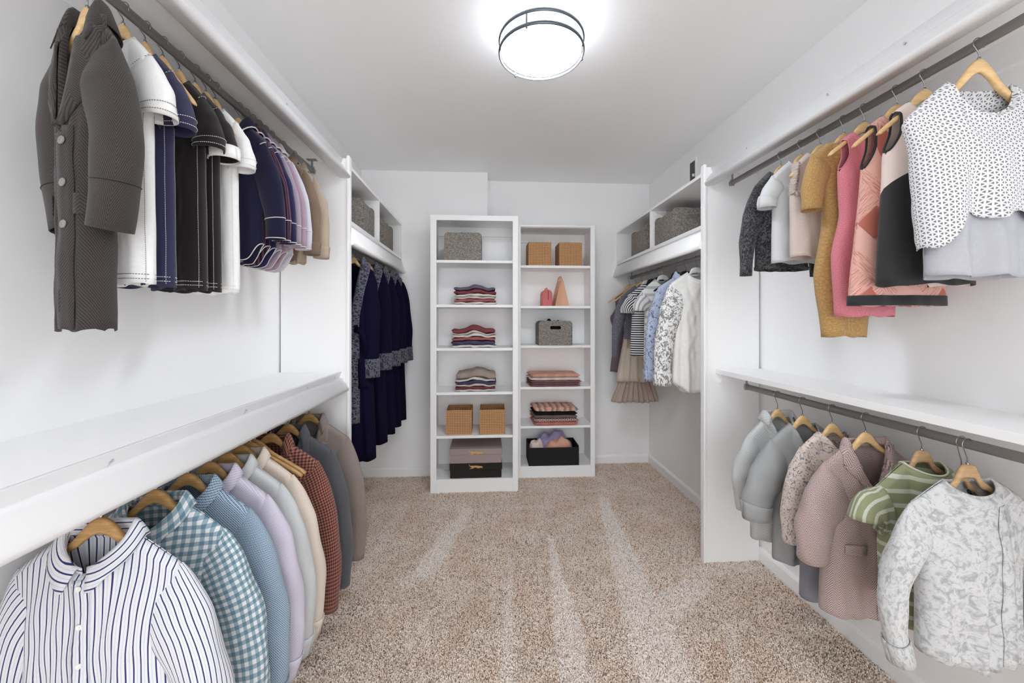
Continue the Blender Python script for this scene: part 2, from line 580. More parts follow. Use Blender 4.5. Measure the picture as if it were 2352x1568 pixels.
# ventilation grille high on the right wall
vg = empty('vent_grille', (XR, 2.665, 2.25))
tag(vg, 'small dark slatted vent grille in a white frame near the ceiling', 'vent')
bm = bmesh.new()
for q in ((-0.055, -0.04, -0.12, 0.105), (0.14, 0.155, -0.12, 0.105), (-0.04, 0.14, -0.12, -0.105), (-0.04, 0.14, 0.09, 0.105)):
    add_box(bm, -0.006, 0, q[0], q[1], q[2], q[3], 0.001)
bm_obj('frame', bm, 'white', vg)
box('damper_plate', -0.005, 0.0, 0.032, 0.14, -0.105, 0.09, 'white', vg)
box('dark_opening', -0.0015, 0, -0.04, 0.032, -0.105, 0.09, 'dark', vg)
for i in range(6):
    yy = -0.037 + i * 0.012
    bm = bmesh.new()
    add_box(bm, -0.005, -0.0015, yy, yy + 0.004, -0.105, 0.09)
    bm_obj('slat', bm, 'screw', vg)
box('lever', -0.018, -0.0015, -0.030, -0.022, -0.018, 0.0, 'white', vg, 0.001)

# ---------------------------------------------------------------- ceiling light
def emis(name, c, s):
    n = NT(name, 0.5)
    n.col('#ffffff')
    n.b.inputs['Emission Color'].default_value = lin(c)
    n.b.inputs['Emission Strength'].default_value = s
    return n.m
M['diffuser'] = emis('lit_diffuser', '#f1f7ff', LAMP)
M['drum'] = emis('lit_drum_side', '#f1f7ff', LAMP * 0.16)
LX, LY = 0.2165, 1.60
cl = empty('ceiling_light', (LX, LY, ZC))
tag(cl, 'round flush ceiling light, glowing white drum with two nickel rings', 'ceiling light')
def lathe(name, prof, mat, parent, seg=64, smooth=True):
    vs, fs = [], []
    n = len(prof)
    for k in range(seg):
        a = 2 * PI * k / seg
        for r, z in prof:
            vs.append((r * math.cos(a), r * math.sin(a), z))
    for k in range(seg):
        l = (k + 1) % seg
        for i in range(n - 1):
            fs.append((k * n + i, l * n + i, l * n + i + 1, k * n + i + 1))
    return mesh_obj(name, vs, fs, mat, parent, smooth=smooth)
lathe('base_plate', [(0.0, 0), (0.155, 0), (0.155, -0.018), (0.0, -0.018)], 'white', cl, smooth=False)
lathe('drum', [(0.152, -0.019), (0.162, -0.024), (0.162, -0.106)], 'drum', cl)
lathe('diffuser', [(0.162, -0.106), (0.158, -0.110), (0.14, -0.113), (0.1, -0.115), (0.05, -0.116), (0.0005, -0.1165)], 'diffuser', cl)
for zz in (-0.064, -0.111):
    h = 0.0065
    lathe('ring', [(0.1675, zz - h), (0.1715, zz - h), (0.173, zz - h * 0.4), (0.173, zz + h * 0.4), (0.1715, zz + h), (0.1675, zz + h), (0.1665, zz), (0.1675, zz - h)], 'chrome', cl, 96)
for a in (244, 4, 124):
    ax, ay = math.cos(math.radians(a)), math.sin(math.radians(a))
    p = tube('post', [(0.1695 * ax, 0.1695 * ay, -0.060), (0.1695 * ax, 0.1695 * ay, -0.118)], 0.0034, 'chrome', cl, 10)
    v, f = tube_geo([(0.1695 * ax, 0.1695 * ay, -0.118), (0.1695 * ax, 0.1695 * ay, -0.123), (0.1695 * ax, 0.1695 * ay, -0.126)], [0.0045, 0.0045, 0.002], 10)
    mesh_obj('finial', v, f, 'chrome', p)

# ---------------------------------------------------------------- fabrics (UV in metres on every garment)
def fabric(name, fn, rough=0.92, weave=1400, bs=0.25, sheen=0.15):
    n = NT(name, rough, 0.12)
    x, y, v = n.uv()
    n.col(fn(n, x, y, v))
    n.b.inputs['Sheen Weight'].default_value = sheen
    n.b.inputs['Sheen Roughness'].default_value = 0.6
    n.bump(n.noise(v, weave, 1), bs, 0.0008)
    M[name] = n.m
    return n.m

def fr(n, v, p, o=0.0):
    return n.f('FRACT', n.f('ADD', n.f('DIVIDE', v, p), 50.0 + o))
def lt(n, a, b):
    return n.f('LESS_THAN', a, b)

def P_plain(c, mott=0.12, sc=120):
    L = lin(c)
    dk = tuple(k * (1 - mott) for k in L[:3])
    return lambda n, x, y, v: n.mix(n.step(0.3, 0.7, n.noise(v, sc, 3)), dk, L)
def P_stripe(bg, fg, p, w, horiz=False, fg2=None, w2=0.0):
    def fn(n, x, y, v):
        q = fr(n, y if horiz else x, p)
        c = n.mix(lt(n, q, w), bg, fg)
        if fg2:
            q2 = fr(n, y if horiz else x, p, 0.5)
            c = n.mix(lt(n, q2, w2), c, fg2)
        return c
    return fn
def P_gingham(bg, mid, dk, p):
    def fn(n, x, y, v):
        a = lt(n, fr(n, x, p), 0.5)
        b = lt(n, fr(n, y, p), 0.5)
        c = n.mix(n.f('MAXIMUM', a, b), bg, mid)
        return n.mix(n.f('MULTIPLY', a, b), c, dk)
    return fn
def P_check(c1, c2, p, k=0.5):
    def fn(n, x, y, v):
        a = lt(n, fr(n, x, p), k)
        b = lt(n, fr(n, y, p), k)
        return n.mix(n.f('ABSOLUTE', n.f('SUBTRACT', a, b)), c1, c2)
    return fn
def P_herring(c1, c2, p, q, blur=0.25, third=None):
    def fn(n, x, y, v):
        z = n.f('MULTIPLY', n.f('ABSOLUTE', n.f('SUBTRACT', fr(n, x, p), 0.5)), 1.7 * p)
        s = n.f('ABSOLUTE', n.f('SUBTRACT', fr(n, n.f('ADD', y, z), q), 0.5))
        c = n.mix(n.step(0.25 - blur * 0.5, 0.25 + blur * 0.5, s), c1, c2)
        c = n.mix(n.f('MULTIPLY', n.step(0.42, 0.75, n.noise(v, 330, 2)), 0.55), c, third or c1)
        return c
    return fn
def P_blotch(bg, fg, sc, a=0.5, b=0.56, fg2=None, dist=1.0):
    def fn(n, x, y, v):
        c = n.mix(n.step(a, b, n.noise(v, sc, 3, 0.55, dist)), bg, fg)
        if fg2:
            c = n.mix(n.step(0.6, 0.64, n.noise(v, sc * 2.7, 2, 0.5, 0.6)), c, fg2)
        return c
    return fn
def P_lace(bg, fg, sc, w=0.06, rings=True):
    def fn(n, x, y, v):
        d = n.voro(v, sc, 'F1')
        e = n.voro(v, sc, 'DISTANCE_TO_EDGE')
        r = n.f('ABSOLUTE', n.f('SUBTRACT', fr(n, d, 0.28), 0.5))
        m = n.f('MAXIMUM', n.step(w * 1.6, w * 0.6, e), n.step(0.16, 0.07, r) if rings else 0.0)
        return n.mix(m, bg, fg)
    return fn
def P_floral(bg, c2, c3, sc):
    def fn(n, x, y, v):
        a = n.step(0.54, 0.58, n.noise(v, sc, 3, 0.6, 1.5))
        b = n.step(0.28, 0.2, n.voro(v, sc * 1.1))
        c = n.mix(a, bg, c2)
        return n.mix(n.f('MULTIPLY', b, 0.85), c, c3)
    return fn
def P_perf(bg, hole, p):
    def fn(n, x, y, v):
        out = None
        for a in (0.0, 60.0, 120.0):
            ca, sa = math.cos(math.radians(a)), math.sin(math.radians(a))
            q = n.f('ADD', n.f('MULTIPLY', x, ca), n.f('MULTIPLY', y, sa))
            s = n.f('ABSOLUTE', n.f('SUBTRACT', fr(n, q, p), 0.5))
            out = s if out is None else n.f('MAXIMUM', out, s)
        return n.mix(n.step(0.36, 0.32, out), bg, hole)
    return fn
def P_brush(bg, fg, dia, p):
    def fn(n, x, y, v):
        x = n.f('ADD', x, 0.035)
        wob = n.f('MULTIPLY', n.f('SUBTRACT', n.noise(v, 45, 3), 0.5), 0.16)
        u1 = n.f('ADD', fr(n, n.f('ADD', n.f('MULTIPLY', x, 1.25), y), p), wob)
        u2 = n.f('ADD', fr(n, n.f('SUBTRACT', n.f('MULTIPLY', x, 1.25), y), p), wob)
        A = n.f('MULTIPLY', lt(n, u1, 0.42), lt(n, u2, 0.42))
        st1 = n.noise(n.vec(n.f('MULTIPLY', n.f('ADD', n.f('MULTIPLY', x, 1.25), y), 300.0), n.f('MULTIPLY', n.f('SUBTRACT', x, y), 18.0)), 1.0, 2)
        st2 = n.noise(n.vec(n.f('MULTIPLY', n.f('SUBTRACT', n.f('MULTIPLY', x, 1.25), y), 300.0), n.f('MULTIPLY', n.f('ADD', x, y), 18.0)), 1.0, 2)
        hatch = n.f('MULTIPLY', n.step(0.5, 0.56, n.mix(lt(n, u1, 0.5), st1, st2)), n.f('SUBTRACT', 1.0, n.f('MULTIPLY', n.f('GREATER_THAN', u1, 0.72), n.f('GREATER_THAN', u2, 0.1))))
        c = n.mix(n.f('MULTIPLY', hatch, 0.75), bg, fg)
        return n.mix(A, c, dia)
    return fn
def P_fade(c1, c2, z0, w=0.002, curve=0.0):
    """two-colour garment: c1 above the seam at y=z0"""
    def fn(n, x, y, v):
        yy = n.f('SUBTRACT', y, n.f('MULTIPLY', n.f('MULTIPLY', x, x), curve))
        return n.mix(n.step(z0 - w, z0 + w, yy), c2, c1)
    return fn

fabric('coat_grey', P_herring('#262322', '#4f4947', 0.075, 0.0072, 0.7, '#3e3634'), bs=0.5, weave=900)
fabric('coat_seam', P_plain('#241f1f', .05))
fabric('tee_white', P_plain('#f3f3f2', 0.04))
fabric('tee_navy', P_plain('#31304e', 0.1))
fabric('tee_black', P_plain('#241f20', 0.12))
fabric('stitch_white', P_plain('#d9d9d6', 0.02))
fabric('stitch_grey', P_plain('#77777a', 0.02))
fabric('pj_navy', P_plain('#1b1936', 0.15))
fabric('pj_stripe', P_stripe('#1d1a33', '#653a4b', 0.017, 0.42, False, '#12101f', 0.18))
fabric('pj_navy2', P_plain('#26244c', 0.12))
fabric('pj_mauve', P_plain('#a195a3', 0.1))
fabric('pj_lilac', P_plain('#a88f9f', 0.1))
fabric('pj_pale', P_plain('#c9c8d2', 0.06))
fabric('piping', P_plain('#d5d2d2', 0.02))
fabric('jk_brown', P_plain('#7d6a59', 0.12))
fabric('jk_beige', P_plain('#b3a391', 0.08))
fabric('sh_stripe', P_stripe('#dfdfe1', '#30356b', 0.0122, 0.20, False, '#ccd3df', 0.16))
fabric('sh_ging', P_gingham('#e0e0e0', '#93a9b2', '#678696', 0.0185))
fabric('sh_blue', P_check('#52708a', '#b7c6d3', 0.0058, 0.55))
fabric('sh_lav', P_check('#bdb6c8', '#d5d0dc', 0.006))
fabric('sh_lgrey', P_plain('#c4c7c8', 0.04))
fabric('sh_beige', P_plain('#d8cbbe', 0.05))
fabric('bz_check', P_gingham('#a96f5c', '#7a4b42', '#34262b', 0.0105))
fabric('bz_char', P_plain('#55575c', 0.14, 400))
fabric('bz_taupe', P_herring('#6d625d', '#a3968f', 0.016, 0.006, 0.5))
fabric('navy_robe', P_plain('#100c27', 0.2, 260), sheen=0.0)
fabric('robe_trim', P_lace('#1b1930', '#63646f', 64, 0.075))
fabric('perf', P_perf('#e4e4e6', '#77777a', 0.0102))
fabric('slip', P_plain('#b4b4bb', 0.05), rough=0.5)
fabric('cream_black', P_fade('#e5d5cb', '#2b2c2d', -0.22, 0.001, -3.0), rough=0.55)
fabric('black_trim', P_plain('#2d2f30', 0.05))
fabric('coral', P_brush('#dfaea2', '#bd7468', '#b46a5c', 0.235))
fabric('pink_tweed', P_blotch('#c96a78', '#e097a2', 500, 0.35, 0.7, None, 0.0), bs=0.5)
fabric('mustard', P_blotch('#a3804f', '#bd9a66', 160, 0.3, 0.75, None, 0.0), bs=0.5, weave=700)
fabric('blush', P_plain('#cdbfb8', 0.06))
fabric('gtee', P_plain('#ccced0', 0.08, 500))
fabric('lace_black', P_blotch('#2a2a2c', '#5a5a5e', 55, 0.49, 0.53, '#3c3c40', 2.4))
fabric('coat_lg', P_check('#bfc1c1', '#cacccc', 0.011))
fabric('coat_g', P_plain('#a2a4a4', 0.08, 300))
fabric('floral', P_floral('#d8cabf', '#85838f', '#dcc8b8', 95))
fabric('floral_skirt', P_plain('#80808a', 0.05), rough=0.5)
fabric('coat_pink', P_herring('#8b7674', '#d5c1bd', 0.030, 0.0075, 0.35))
fabric('green_stripe', P_stripe('#8d9070', '#bfc3b2', 0.037, 0.30, True))
fabric('green_stripe_v', P_stripe('#8d9070', '#bfc3b2', 0.033, 0.30, False))
fabric('marbled', P_blotch('#cbcccc', '#a3a4a4', 55, 0.45, 0.66, '#b5b6b6', 1.0))
fabric('dark_blur', P_blotch('#3d3d3e', '#5b5b5c', 18, 0.4, 0.7))
fabric('ws_white', P_plain('#e9e8e5', 0.05, 60))
fabric('ws_print', P_blotch('#ecebe8', '#88888a', 38, 0.5, 0.54, '#adadae', 1.6))
fabric('bl_print', P_blotch('#b0bcd2', '#5c667c', 40, 0.56, 0.6, '#8c9ab5', 1.6))
fabric('bl_plain', P_plain('#b4c0d6', 0.06))
fabric('gs_white', P_stripe('#e6e6e4', '#bcbcba', 0.05, 0.38, True))
fabric('gs_sleeve', P_stripe('#e6e6e4', '#a9a9a8', 0.04, 0.38, False))
fabric('bw_h', P_stripe('#f0f0ee', '#2c2d35', 0.0165, 0.52, True))
fabric('bw_v', P_stripe('#f0f0ee', '#2c2d35', 0.0165, 0.52, False))
fabric('grey_plum', P_plain('#66606c', 0.1))
fabric('lace_slate', P_lace('#45464f', '#7d7e88', 110, 0.08))
fabric('skirt_beige', P_plain('#cfc3b4', 0.05))
fabric('skirt_taupe', P_plain('#b3a296', 0.06))
fabric('dress_plum', P_plain('#73646a', 0.08))
fabric('button_white', P_plain('#f4f3f0', 0.02), rough=0.3)
fabric('button_grey', P_plain('#8d8a85', 0.02), rough=0.35)
fabric('button_horn', P_plain('#d6cdc8', 0.05), rough=0.35)

# ---------------------------------------------------------------- garments
# local frame of a garment: origin at the hanger's top, x along the shoulders, -y the front, z up
class Garment:
    D = dict(sw=.155, nw=.055, nd=.05, sd=.06, nz=-.04, nf=.06, nb=.012, vneck=False, L=-.6, W=None, dep=None, dmax=.04,
             hem='flat', amp=.008, folds=3.0, seed=0, NU=36, NV=32, lim=None, sol=.002, arm=None, wr=.0025, tuck=0.0, vpow=1.0)
    def __init__(self, rodk, y, az, label, cat, name, group=None, rz=0.0, **k):
        self.p = dict(self.D)
        self.p.update(k)
        p = self.p
        X, Z, _ = RODS[rodk]
        self.X, self.Y, self.Z, self.rod, self.rz = X + p.get('dx', 0.0), y, az, rodk, rz
        self.root = empty(name, (self.X, y, az), rz)
        tag(self.root, label, cat, group)
        self.zt = p['nz'] - p['sd']
        self.wid = p['W'] or [(self.zt, p['sw']), (p['L'], p['sw'])]
        self.dep = p['dep'] or [(self.zt, p['dmax'] * .75), (lerp(self.zt, p['L'], .3), p['dmax']), (p['L'], p['dmax'])]
        r = random.Random(p['seed'] * 77 + 5)
        self.ph = [r.uniform(0, 2 * PI) for _ in range(8)]
    def Wd(self, z):
        if z >= self.zt: return self.p['sw']
        return pw(self.wid, z)
    def top(self, u, front):
        p = self.p
        ax = abs(u) * p['sw']
        if ax >= p['nw']:
            t = (ax - p['nw']) / (p['sw'] - p['nw'])
            return p['nz'] - p['sd'] * (t ** 1.12)
        q = ax / p['nw']
        if front and p['vneck']:
            return p['nz'] - p['nf'] * (1 - q ** p['vpow'])
        return p['nz'] - (p['nf'] if front else p['nb']) * math.sqrt(max(0, 1 - q * q))
    def hem(self, u, front):
        p = self.p
        h = p['hem']
        if h == 'tail':
            return p['L'] + .055 * ss(.35, 1.0, abs(u)) - (0.0 if front else .012) * (1 - abs(u))
        if h == 'cape':
            return p['L'] - .065 * ss(.45, .95, abs(u)) + .01 * math.sin(9 * u)
        if h == 'cut':      # cutaway jacket front
            return p['L'] + (.05 * ss(.35, 0.0, abs(u)) if front else 0.0)
        if h == 'slant':
            return p['L'] - .03 * u
        if callable(h): return h(u, front)
        return p['L'] + .003 * math.sin(7 * u + self.ph[0])
    def yb(self, u, z, front):
        """half depth (positive) of the front or back surface"""
        p = self.p
        zt = self.top(u, front)
        ax = abs(u) * p['sw']
        yt = .013 * ss(0, .014, zt - z)
        if ax < p['nw']:
            yt += p['nd'] * math.sqrt(1 - (ax / p['nw']) ** 2) * (1.0 if front else .75)
        d = pw(self.dep, z) * (max(0.0, 1 - abs(u) ** 2.6)) ** .5
        k = ss(0, .13, zt - z)
        y = lerp(yt, d, k)
        e = (max(0.0, 1 - u * u)) ** .6
        g = p['amp'] * ss(self.zt - .03, p['L'], z)
        q = self.ph
        fo = (math.sin(p['folds'] * PI * u + q[0 if front else 3]) + .5 * math.sin(p['folds'] * 1.7 * PI * u + q[1] + 3 * z)) * g * 1.0
        w = p['wr'] * (math.sin(31 * z + 9 * u + q[2]) * math.sin(11 * u + q[4]) + .6 * math.sin(57 * z - 17 * u + q[5]))
        y += e * (fo + w * k)
        return max(y, .002 * e) if abs(u) < 1 else 0.0
    def surf(self, x, z, front=True, off=0.0):
        u = max(-1.0, min(1.0, x / self.Wd(z)))
        y = self.yb(u, z, front) + off
        return (x, -y if front else y, z)
    def clamp(self, v):
        lim = self.p['lim']
        if lim is None: return v
        s = 1 if lim > 0 else -1
        x = v[0] * s
        L = abs(lim)
        a = L * .62
        if x > a:
            x = a + (L - a) * math.tanh((x - a) / (L - a))
            return (x * s, v[1], v[2])
        return v
    def ua(self, z):
        """half width of the cloth beside an open armhole (1 where there is none)"""
        a = self.p['arm']
        if a is None or z < a or z > self.zt: return 1.0
        t = (self.zt - z) / (self.zt - a)
        return 1 - .11 * math.sin(PI * min(1, t ** .6)) ** .7 - .0
    def arm_edge(self, s):
        z0, z1 = self.zt, self.p['arm']
        zz = [lerp(z0 - .001, z1 + .001, i / 22) for i in range(23)]
        a = [self.surf(s * self.ua(z) * self.Wd(z), z, True, .001) for z in zz]
        b = [self.surf(s * self.ua(z) * self.Wd(z), z, False, .001) for z in zz[::-1]]
        return a + b
    def cl(self, vs):
        return [self.clamp(v) for v in vs] if self.p['lim'] is not None else vs
    def us(self):
        p = self.p
        n = p['NU']
        a = p['nw'] / p['sw']
        n1 = max(4, int(n * .4))
        n2 = (n - n1) // 2
        u = [-1 + (1 - a) * i / n2 for i in range(n2)]
        u += [-a + 2 * a * i / n1 for i in range(n1)]
        u += [a + (1 - a) * i / n2 for i in range(n2 + 1)]
        return u
    def body(self, mat, name='body', mat_back=None, z_from=None):
        p = self.p
        us = self.us()
        NV = p['NV']
        vs, fs, uv = [], [], []
        wref = p['sw']
        for front in (True, False):
            base = len(vs)
            zr = lerp(self.zt, p['L'], .45)
            arc, prev = [], None
            for u in us:
                q = (u * self.Wd(zr), self.yb(u, zr, front))
                arc.append(0.0 if prev is None else arc[-1] + math.hypot(q[0] - prev[0], q[1] - prev[1]))
                prev = q
            mid = arc[-1] / 2
            for iu, u in enumerate(us):
                zt, zb = self.top(u, front), self.hem(u, front)
                if z_from is not None: zt = min(zt, z_from)
                for j in range(NV + 1):
                    t = (j / NV)
                    t = t * t * .35 + t * .65
                    z = lerp(zt, zb, t)
                    x = u * self.Wd(z) * (self.ua(z) if p['arm'] is not None else 1.0)
                    y = self.yb(u * (self.ua(z) if p['arm'] is not None else 1.0), z, front)
                    vs.append((x, -y if front else y, z))
                    uv.append((arc[iu] - mid + (0 if front else 2 * mid), z))
            for i in range(len(us) - 1):
                for j in range(NV):
                    a = base + i * (NV + 1) + j
                    b = a + NV + 1
                    fs.append((a, a + 1, b + 1, b) if front else (a, b, b + 1, a + 1))
        o = mesh_obj(name, self.cl(vs), fs, mat, self.root, uv, solid=p['sol'])
        bm = bmesh.new()
        bm.from_mesh(o.data)
        bmesh.ops.remove_doubles(bm, verts=bm.verts[:], dist=.0004)
        bm.to_mesh(o.data)
        bm.free()
        return o
    def sleeve_path(self, s, q):
        p = self.p
        a0 = q['a0']
        sx = p['sw'] * (1 if s > 0 else 1)
        th = math.radians(q.get('ang', 42))
        T = Vector((s * math.cos(th), 0, -math.sin(th)))
        B = Vector((s * math.sin(th), 0, math.cos(th)))
        P0 = Vector((s * sx, 0, self.zt + .004)) - B * a0
        E = Vector((s * (q['out'] if s > 0 or 'outl' not in q else q['outl']), q.get('ey', 0.0), q['end']))
        ln = (E - P0).length
        P1 = P0 + T * min(.11, ln * .35)
        P2 = E + Vector((-s * q.get('bow', .0), 0, ln * .45))
        def pt(t):
            m = 1 - t
            return P0 * m ** 3 + P1 * (3 * m * m * t) + P2 * (3 * m * t * t) + E * t ** 3
        return pt
    def sleeve_ring(self, s, q, t, scale=1.0, n=18, grow=0.0):
        pt = self._pt[s]
        c = pt(t)
        d = (pt(min(1, t + .02)) - pt(max(0, t - .02))).normalized()
        B = Vector((-d.z * 1.0, 0, d.x)) * (1 if s > 0 else -1)
        if B.z < 0 and t < .2: B = -B
        a = pw(q['aw'], t) * scale + grow
        b = pw(q['bw'], t) * scale + grow
        out = []
        ph = self.ph
        for k in range(n):
            f = 2 * PI * k / n
            w = 1 + q.get('wr', .05) * math.sin(3 * f + 13 * t + ph[6]) * ss(.05, .3, t) + q.get('wr', .05) * .7 * math.sin(2 * f - 21 * t + ph[7]) * ss(.05, .3, t)
            v = c + B * (math.cos(f) * a * w) + Vector((0, math.sin(f) * b * w, 0))
            out.append(tuple(v))
        return out
    def sleeves(self, mat, a0=.07, a1=.045, b0=.028, b1=.032, sides=(-1, 1), n=18, NT_=22, cuff=None, cuff_h=.05, aw=None, bw=None, **q):
        q['a0'] = a0
        q['aw'] = aw or [(0, a0), (.35, lerp(a0, a1, .35)), (1, a1)]
        q['bw'] = bw or [(0, .008), (.08, b0 * .62), (.25, b0), (1, b1)]
        self.q = q
        self._pt = {}
        res = {}
        for s in sides:
            pt = self.sleeve_path(s, q)
            self._pt[s] = pt
            vs, fs, uv = [], [], []
            ln = sum((pt((i + 1) / 20) - pt(i / 20)).length for i in range(20))
            for i in range(NT_ + 1):
                t = i / NT_
                ring = self.sleeve_ring(s, q, t, n=n)
                vs += ring + [ring[0]]
                per = 2 * PI * (q['aw'][0][1] * .5 + .025)
                uv += [(per * k / n, -t * ln) for k in range(n + 1)]
            m = n + 1
            for i in range(NT_):
                for k in range(n):
                    fs.append((i * m + k, i * m + k + 1, (i + 1) * m + k + 1, (i + 1) * m + k))
            o = mesh_obj('sleeve', self.cl(vs), fs, mat, self.root, uv, solid=self.p['sol'])
            bm = bmesh.new(); bm.from_mesh(o.data)
            bmesh.ops.remove_doubles(bm, verts=bm.verts[:], dist=.0002)
            bm.to_mesh(o.data); bm.free()
            res[s] = o
            if cuff:
                vs, fs, uv = [], [], []
                for i in range(4):
                    t = 1 - cuff_h / ln + (cuff_h / ln) * i / 3 * 1.01
                    ring = self.sleeve_ring(s, q, min(t, 1.0), 1.0, n, .004)
                    if i == 3: ring = [(x, y, z - .004) for x, y, z in ring]
                    vs += ring + [ring[0]]
                    uv += [(per * k / n, -i * .017) for k in range(n + 1)]
                for i in range(3):
                    for k in range(n):
                        fs.append((i * m + k, i * m + k + 1, (i + 1) * m + k + 1, (i + 1) * m + k))
                mesh_obj('cuff', self.cl(vs), fs, cuff, o, uv, solid=self.p['sol'] + .001)
        self.sl = res
        return res
    def neck(self, th, front_drop=None):
        """point on the neck opening; th=0 front centre, pi back centre"""
        p = self.p
        x = p['nw'] * math.sin(th)
        u = x / p['sw']
        front = math.cos(th) > 0
        z = self.top(u, front)
        y = (.001 + p['nd'] * abs(math.cos(th)) * (1.0 if front else .75)) * (-1 if front else 1)
        if abs(math.cos(th)) < .15:
            y *= abs(math.cos(th)) / .15
        return Vector((x, y, z))
    def collar(self, mat, h=.022, leaf=.031, point=.004, gap=.10, name='collar', rng=None, flare=.014, n=40, piping=None):
        """shirt collar: stand, fold and falling leaf with front points"""
        a0, a1 = (gap, 2 * PI - gap) if rng is None else rng
        rows, vs, fs, uv = 7, [], [], []
        edge = []
        for i in range(n + 1):
            th = lerp(a0, a1, i / n)
            c = self.neck(th)
            o = Vector((math.sin(th), -math.cos(th), 0))
            f = ss(.75, .1, min(th, 2 * PI - th))            # 1 at the front points
            hh = h * lerp(1.0, .55, f)
            lf = leaf + point * f
            tw = Vector(((-1 if th < PI else 1) * .012 * f * -1, 0, 0))
            prof = [(0.0, -.006), (.001, hh * .5), (.002, hh), (.006, hh + .004), (.010, hh), (.012 + flare * .5, hh - lf * .5), (.012 + flare, hh - lf)]
            for r, (dr, dz) in enumerate(prof):
                q = c + o * dr + Vector((0, 0, dz)) + tw * (max(0, r - 3) / 3.0)
                if f > .05 and r >= 4:                       # keep the points lying in front of the chest
                    ys = self.surf(q.x, min(q.z, self.top(q.x / p_sw(self), True) - .001), True, .006)[1]
                    q.y = min(q.y, ys) if q.y < 0 else q.y
                vs.append(tuple(q))
                uv.append((dz * 1.0 + .3, i / n * .34))
            edge.append(vs[-1])
        for i in range(n):
            for r in range(rows - 1):
                a = i * rows + r
                fs.append((a, a + rows, a + rows + 1, a + 1))
        o = mesh_obj(name, self.cl(vs), fs, mat, self.root, uv, solid=.0018)
        if piping:
            v, f = tube_geo(self.cl(edge), .0022, 6)
            mesh_obj('piping', v, f, piping, o)
        return o
    def band(self, mat, w=.014, name='neckband'):
        vs, fs, uv = [], [], []
        n = 40
        for i in range(n):
            th = 2 * PI * i / n
            c = self.neck(th)
            o = Vector((math.sin(th), -math.cos(th), 0))
            for r, (dr, dz) in enumerate(((.002, -w * .55), (.003, 0), (0, w * .35), (-.002, 0), (-.002, -w * .4))):
                vs.append(tuple(c + o * dr + Vector((0, 0, dz))))
                uv.append((th * .05, dz))
        for i in range(n):
            j = (i + 1) % n
            for r in range(4):
                fs.append((i * 5 + r, j * 5 + r, j * 5 + r + 1, i * 5 + r + 1))
        return mesh_obj(name, self.cl(vs), fs, mat, self.root, uv)
    def lapels(self, mat, lw=.055, notch=.42, bottom=0.0, name='lapel', shawl=False, low=None):
        """folded lapels along the V neck (low: carry a shawl band on to this z)"""
        p = self.p
        for s in (-1, 1):
            vs, fs, uv = [], [], []
            n, m = 26, 5
            for i in range(n + 1):
                t = i / n
                if low is None or t < .5:
                    tt = t if low is None else t * 2
                    x0 = p['nw'] * (1 - tt)
                    z0 = self.top(x0 / p['sw'], True)
                else:
                    x0, z0 = 0.0, lerp(p['nz'] - p['nf'], low, (t - .5) * 2)
                if shawl:
                    wid = lw * ss(0, .12, t + .06)
                else:
                    wid = lw * (lerp(.55, 1.0, t / notch) if t < notch - .03 else (1.0 if t < notch else 1.08 * (1 - (t - notch) / (1 - notch)) ** .8 + .05))
                    if abs(t - notch) < .02: wid *= .72
                for j in range(m + 1):
                    k = j / m
                    x = x0 + wid * k
                    z = z0 - .10 * lw * k + (.2 * lw * k if (not shawl and t > notch) else 0.0)
                    zz = min(z, self.top(min(1, x / p['sw']), True) - .001)
                    y = self.surf(s * x, zz, True, .003 + .006 * math.sin(PI * min(1, k * 1.0 + .1)))[1]
                    vs.append((s * x, y, z if x > p['nw'] else zz))
                    uv.append((x * .8 + z * .3, z))
            for i in range(n):
                for j in range(m):
                    a = i * (m + 1) + j
                    fs.append((a, a + 1, a + m + 2, a + m + 1))
            mesh_obj(name, self.cl(vs), fs, mat, self.root, uv, solid=.003)
    def buttons(self, mat, zs, x=0.0, r=.0055, name='button', parent=None, off=.003):
        for z in zs:
            c = self.clamp(self.surf(x, z, True, off))
            v, f = disc_geo(c, (0, -1, .1), r, .0028)
            u = [(0.01, 0.01)] * len(v)
            mesh_obj(name, v, f, mat, parent or self.root, u)
    def strip(self, mat, x0, x1, z0, z1, name='placket', off=.0022, n=24):
        vs, fs, uv = [], [], []
        for i in range(n + 1):
            z = lerp(z0, z1, i / n)
            for k in range(4):
                x = lerp(x0, x1, k / 3)
                zz = min(z, self.top(x / self.p['sw'], True) - .001)
                vs.append(self.surf(x, zz, True, off))
                uv.append((x, z))
        for i in range(n):
            for k in range(3):
                a = i * 4 + k
                fs.append((a, a + 4, a + 5, a + 1))
        return mesh_obj(name, self.cl(vs), fs, mat, self.root, uv, solid=.0015)
    def stitch(self, lines, mat='stitch_white', dl=.0030, gap=.0020, w=.0009):
        """dashes along polylines, one part"""
        vs, fs = [], []
        for ln in lines:
            pts = [Vector(self.clamp(tuple(q))) for q in ln]
            acc, on = 0.0, True
            for a, b in zip(pts, pts[1:]):
                d = b - a
                L = d.length
                if L < 1e-6: continue
                d /= L
                k = max(1, int(L / (dl + gap) + .5))
                for i in range(k):
                    c0 = a + d * (L * i / k)
                    c1 = c0 + d * (L / k * dl / (dl + gap))
                    sd = d.cross(Vector((0, 1, 0)))
                    if sd.length < .3: sd = d.cross(Vector((1, 0, 0)))
                    sd = sd.normalized() * w
                    nn = d.cross(sd).normalized() * w * .7
                    o = len(vs)
                    for e in (c0, c1):
                        vs += [tuple(e + sd), tuple(e + nn), tuple(e - sd), tuple(e - nn)]
                    fs += [(o + i2, o + (i2 + 1) % 4, o + 4 + (i2 + 1) % 4, o + 4 + i2) for i2 in range(4)]
                    fs += [(o, o + 1, o + 2, o + 3), (o + 4, o + 5, o + 6, o + 7)]
